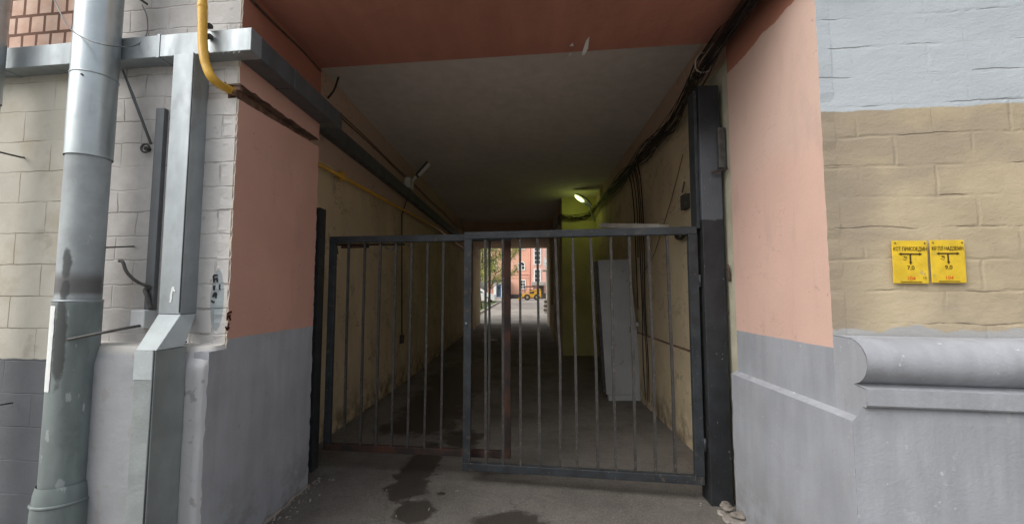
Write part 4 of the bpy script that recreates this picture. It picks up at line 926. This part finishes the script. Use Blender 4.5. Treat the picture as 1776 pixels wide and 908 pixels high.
# white and blue porch
t = empty('entrance_porch', (yb(864, 510, 54).x, 54, gz(54)), 'white framed entrance porch with a blue glazed door beside the orange house', 'porch')
x0, x1 = yb(856, 500, 54).x, yb(874, 500, 54).x; zt = yb(860, 488, 54).z; g1 = gz(54)
b = MB(); b.box(x0, x0 + .35, 54, 56.9, g1, zt); b.box(x1 - .35, x1, 54, 56.9, g1, zt); b.box(x0 + .351, x1 - .351, 54, 56.9, zt - .35, zt); b.build('frame', 'win_white', t, bevel=.03)
b = MB(); b.box(x0 + .35, x1 - .35, 54.3, 54.4, g1, zt - .35); b.build('door', 'blue_door', t)
b = MB(); b.box(x0 + .55, x1 - .55, 54.24, 54.3, g1 + .5, zt - .6); b.build('pane', 'glass', t)
b = MB(); b.box(x0 - .3, x1 + .3, 53.0, 54, g1 - .1, g1 + .25); b.build('step', 'concrete', t)
b = MB(); b.box(x0 - 1.6, x1 + .6, 53.6, 57, zt + .01, zt + .25); b.build('roof', 'dark', t)
# skid loader
sy = 50.0; s0 = onY(921, 517, sy); gl_ = gz(sy)
t = empty('skid_loader', (s0.x, sy, gl_), 'yellow skid steer loader with a dark cab parked before the orange house', 'loader')
def sx(px): return onY(px, 510, sy).x
wheel_r = .40
for yy in (sy, sy + 1.3):
    for px in (913.5, 932.5):
        x = sx(px); b = MB(); ro = wheel_r
        b.tube([(x, yy - .13, gl_ + ro), (x, yy - .10, gl_ + ro), (x, yy + .10, gl_ + ro), (x, yy + .13, gl_ + ro)], [ro * .85, ro, ro, ro * .85], 28); wv = b.build('wheel', 'tyre', t)
        b = MB(); b.tube([(x, yy - .16, gl_ + ro), (x, yy - .13, gl_ + ro)], ro * .45, 20); b.build('rim', 'rim', wv)
xa, xb = sx(904), sx(941)
b = MB(); b.prism([(xa, sy + .2), (xb, sy + .2), (xb, sy + 1.15), (xa, sy + 1.15)], gl_ + .35, gl_ + .85); b.box(sx(927), xb, sy + .15, sy + 1.2, gl_ + .85, gl_ + 1.35); b.build('chassis', 'jcb', t, bevel=.04)
b = MB()
xc0, xc1 = sx(909), sx(927)
for x in (xc0, xc1): 
    for yy in (sy + .3, sy + 1.05): b.box(x - .05, x + .05, yy - .05, yy + .05, gl_ + .85, gl_ + 1.75)
b.box(xc0 - .15, xc1 + .1, sy + .2, sy + 1.15, gl_ + 1.75, gl_ + 1.9); b.box(xc0 + .6, xc1 - .06, sy + .4, sy + .95, gl_ + .85, gl_ + 1.4); b.build('cab', 'dark', t, bevel=.03)
for yy in (sy + .08, sy + 1.27):
    b = MB(); b.beam((xb - .1, yy, gl_ + 1.5), (sx(912), yy, gl_ + 1.05), .08, .11); b.beam((sx(912), yy, gl_ + 1.05), (sx(903), yy, gl_ + .4), .08, .13); b.build('lift_arm', 'jcb', t, bevel=.02)
b = MB(); xk = sx(903); b.hexa([(xk - .55, sy, gl_ + .06), (xk, sy, gl_ + .06), (xk, sy + 1.35, gl_ + .06), (xk - .55, sy + 1.35, gl_ + .06), (xk - .25, sy, gl_ + .65), (xk, sy, gl_ + .65), (xk, sy + 1.35, gl_ + .65), (xk - .25, sy + 1.35, gl_ + .65)]); b.build('bucket', 'jcb', t, bevel=.02); t.scale = (.88, .88, .88)
# white car
cy_ = 42.0; q = onY(850, 519, cy_); cg = gz(cy_)
t = empty('parked_car', (q.x, cy_, cg), 'white hatchback parked behind the tree at the left of the yard', 'car')
cx0 = onY(860, 515, cy_).x - 4.2
prof = [(0, .35), (0, .75), (.15, .95), (.75, 1.02), (1.25, 1.42), (2.6, 1.46), (3.3, 1.0), (4.05, .86), (4.2, .6), (4.2, .32)]
b = MB(); G = []
for yy, s_ in ((0, .93), (.12, 1), (1.55, 1), (1.68, .93)): G.append([(cx0 + 2.1 + (x - 2.1) * s_, cy_ + yy, cg + z * (s_ if z > .9 else 1)) for x, z in prof])
b.quadsheet(G, True); b.face(G[0]); b.face(list(reversed(G[-1]))); b.quadsheet([[r[0], r[-1]] for r in G]); b.build('body', 'car', t, rec=False)
b = MB(); b.face([(cx0 + x, cy_ - .006, cg + z) for x, z in ((.95, 1.02), (1.35, 1.32), (2.5, 1.34), (3.0, 1.02))]); b.build('side_window', 'glass', t)
for x in (.8, 3.4):
    for yy in (.05, 1.5):
        b = MB(); b.tube([(cx0 + x, cy_ + yy - .08, cg + .31), (cx0 + x, cy_ + yy + .14, cg + .31)], .31, 24); wv = b.build('wheel', 'tyre', t)
        b = MB(); b.tube([(cx0 + x, cy_ + yy - .09, cg + .31), (cx0 + x, cy_ + yy - .08, cg + .31)], .19, 18); b.build('rim', 'plastic_w', wv)
# trees
def tree(px, Y, h, seed, lab, mats, nleaf, spread, trunk_r=.16, lean=.0, zlow=1.2):
    rnd = random.Random(seed); base = Vector((onY(px, 500, Y).x, Y, gz(Y) - .05)); t = empty('tree', base, lab, 'tree', None)
    tr = MB(); tips = []
    def branch(p, dr, ln, r_, lvl):
        pts = [p]; rs_ = [r_]; d_ = dr.normalized()
        for k in range(5):
            d_ = (d_ + Vector((rnd.uniform(-.18, .18), rnd.uniform(-.18, .18), rnd.uniform(-.05, .14)))).normalized()
            p = p + d_ * ln / 5; pts.append(p); rs_.append(r_ * (1 - .14 * (k + 1)))
            if lvl >= 2: tips.append((Vector(p), d_))
        tr.tube(pts, rs_, 6 if lvl else 9)
        if lvl < 3:
            for k in range(5 if lvl == 0 else 4):
                q = pts[rnd.randint(2, 5)] if lvl else pts[rnd.randint(1, 5)]; a = rnd.uniform(0, 6.28)
                branch(q, (d_ * .55 + Vector((math.cos(a) * spread, math.sin(a) * spread, rnd.uniform(.2, .6)))), ln * rnd.uniform(.5, .72), r_ * .5, lvl + 1)
    branch(base, Vector((lean, 0, 1)), h * .42, trunk_r, 0)
    branch(base + Vector((0, 0, h * .4)), Vector((.1, 0, 1)), h * .4, trunk_r * .6, 1)
    tr.build('trunk', 'bark', t)
    m = MB()
    for _ in range(nleaf):
        p, d_ = rnd.choice(tips); c_ = p + Vector((rnd.gauss(0, .16), rnd.gauss(0, .16), rnd.gauss(0, .14))); s_ = rnd.uniform(.035, .075)
        u = Vector((rnd.uniform(-1, 1), rnd.uniform(-1, 1), rnd.uniform(-1, 1))).normalized(); v = u.orthogonal().normalized() * s_ * .6; u = u * s_
        m.cur = 0 if rnd.random() < .7 else 1; m.face([c_ - u, c_ + v, c_ + u, c_ - v])
    m.build('crown', mats, t, rec=False)
tree(836, 31, 8.5, 3, 'budding tree with pale yellow green leaves left of the yard opening', ['leaf', 'leaf2'], 9000, .9, .07, -.05)
tree(846, 38, 9, 9, 'slender leaning tree in front of the porch and orange wall', ['leaf', 'leaf2'], 9000, .9, .06, .12)
tree(822, 44, 10, 21, 'darker tree behind the parked car at the far left', ['leaf2', 'leaf'], 9000, .8, .16, .0)
# verge, kerb, wing wall, oddments
b = MB(); xk = onG(842, 530).x
v_ys = [20.4 + k * 1.5 for k in range(18)]
b.quadsheet([[(x, y, gz(y) + .09) for x in (-30, -8, -4.2, -3.1 + .004 * y)] for y in v_ys]); tag(b.build('grass_verge', 'grass', rec=False), kind='structure')
b = MB(); b.hexa([(-3.1, 20.4, gz(20.4) - .05), (-2.95, 20.4, gz(20.4) - .05), (-2.85, 46, gz(46) - .05), (-3.0, 46, gz(46) - .05), (-3.1, 20.4, gz(20.4) + .12), (-2.95, 20.4, gz(20.4) + .12), (-2.85, 46, gz(46) + .12), (-3.0, 46, gz(46) + .12)]); tag(b.build('kerb', 'concrete'), kind='structure')
t = empty('wing_building', (4, 27, gz(27)), 'pale grey side wing along the right of the yard', 'building')
b = MB(); b.box(1.45, 9, 20.36, 34, 0, 9); b.build('wall', 'concrete', t)
b = MB(); b.box(1.39, 1.449, 20.37, 34, 0, 1.1); b.build('base_course', 'dark', t)
q = onY(944, 455, 31); t = empty('satellite_dish', q, 'grey satellite dish fixed to the side wing high on the right', 'dish')
b = MB(); G = []
for i in range(6):
    a = i / 5 * .9; G.append([q + Vector((-.12 + .18 * math.cos(a), 0, 0)) * .2 + Vector((.15 * (1 - math.cos(a)), -.45 * math.sin(a) * math.cos(u) * .7 , .45 * math.sin(a) * math.sin(u))) + Vector((.1 * math.sin(a) * math.cos(u), -.35 * math.sin(a) * math.cos(u) * 0, 0)) for u in [2 * math.pi * k / 18 for k in range(19)]])
b.quadsheet(G, True); b.build('dish', 'panel', t); b = MB(); b.tube([q + Vector((0, 0, 0)), q + Vector((.45, 0, -.2))], .03, 8); b.build('bracket', 'iron', t)
q = onY(941, 468, 32); b = MB()
for k in range(6): b.box(q.x + .0, 1.45, 31 + k * .3, 31.3 + k * .3, q.z - .1 + .03 * (k % 2), q.z - .02 + .03 * (k % 2))
tag(b.build('awning', 'concrete'), 'ribbed grey awning sheet sticking out of the side wing', 'awning')
for k in range(7):
    z_ = gz(27.5) + .002 + k * .135; ww = random.uniform(.30, .36); b = MB(); xo = random.uniform(-.03, .03)
    b.box(1.02 + xo, 1.36, 27.3 + xo, 27.95 + xo, z_, z_ + .09 if k < 6 else z_ + .06)
    b.box(1.06 + xo, 1.10 + xo, 27.4, 27.5, z_ + .09, z_ + .134) if k < 6 else None; b.box(1.28, 1.32, 27.4, 27.5, z_ + .09, z_ + .134) if k < 6 else None
    tag(b.build('stacked_slab', 'concrete' if k % 2 == 0 else 'bark', bevel=.008),
        ['bottom slab of the stack standing by the side wing', 'second slab from the bottom in the stack by the side wing', 'third slab from the bottom in the stack by the side wing', 'middle slab, fourth in the stack by the side wing', 'third slab from the top in the stack by the side wing', 'second slab from the top in the stack by the side wing', 'topmost slab of the stack by the side wing'][k], 'slab', 'slabs stacked by the side wing')
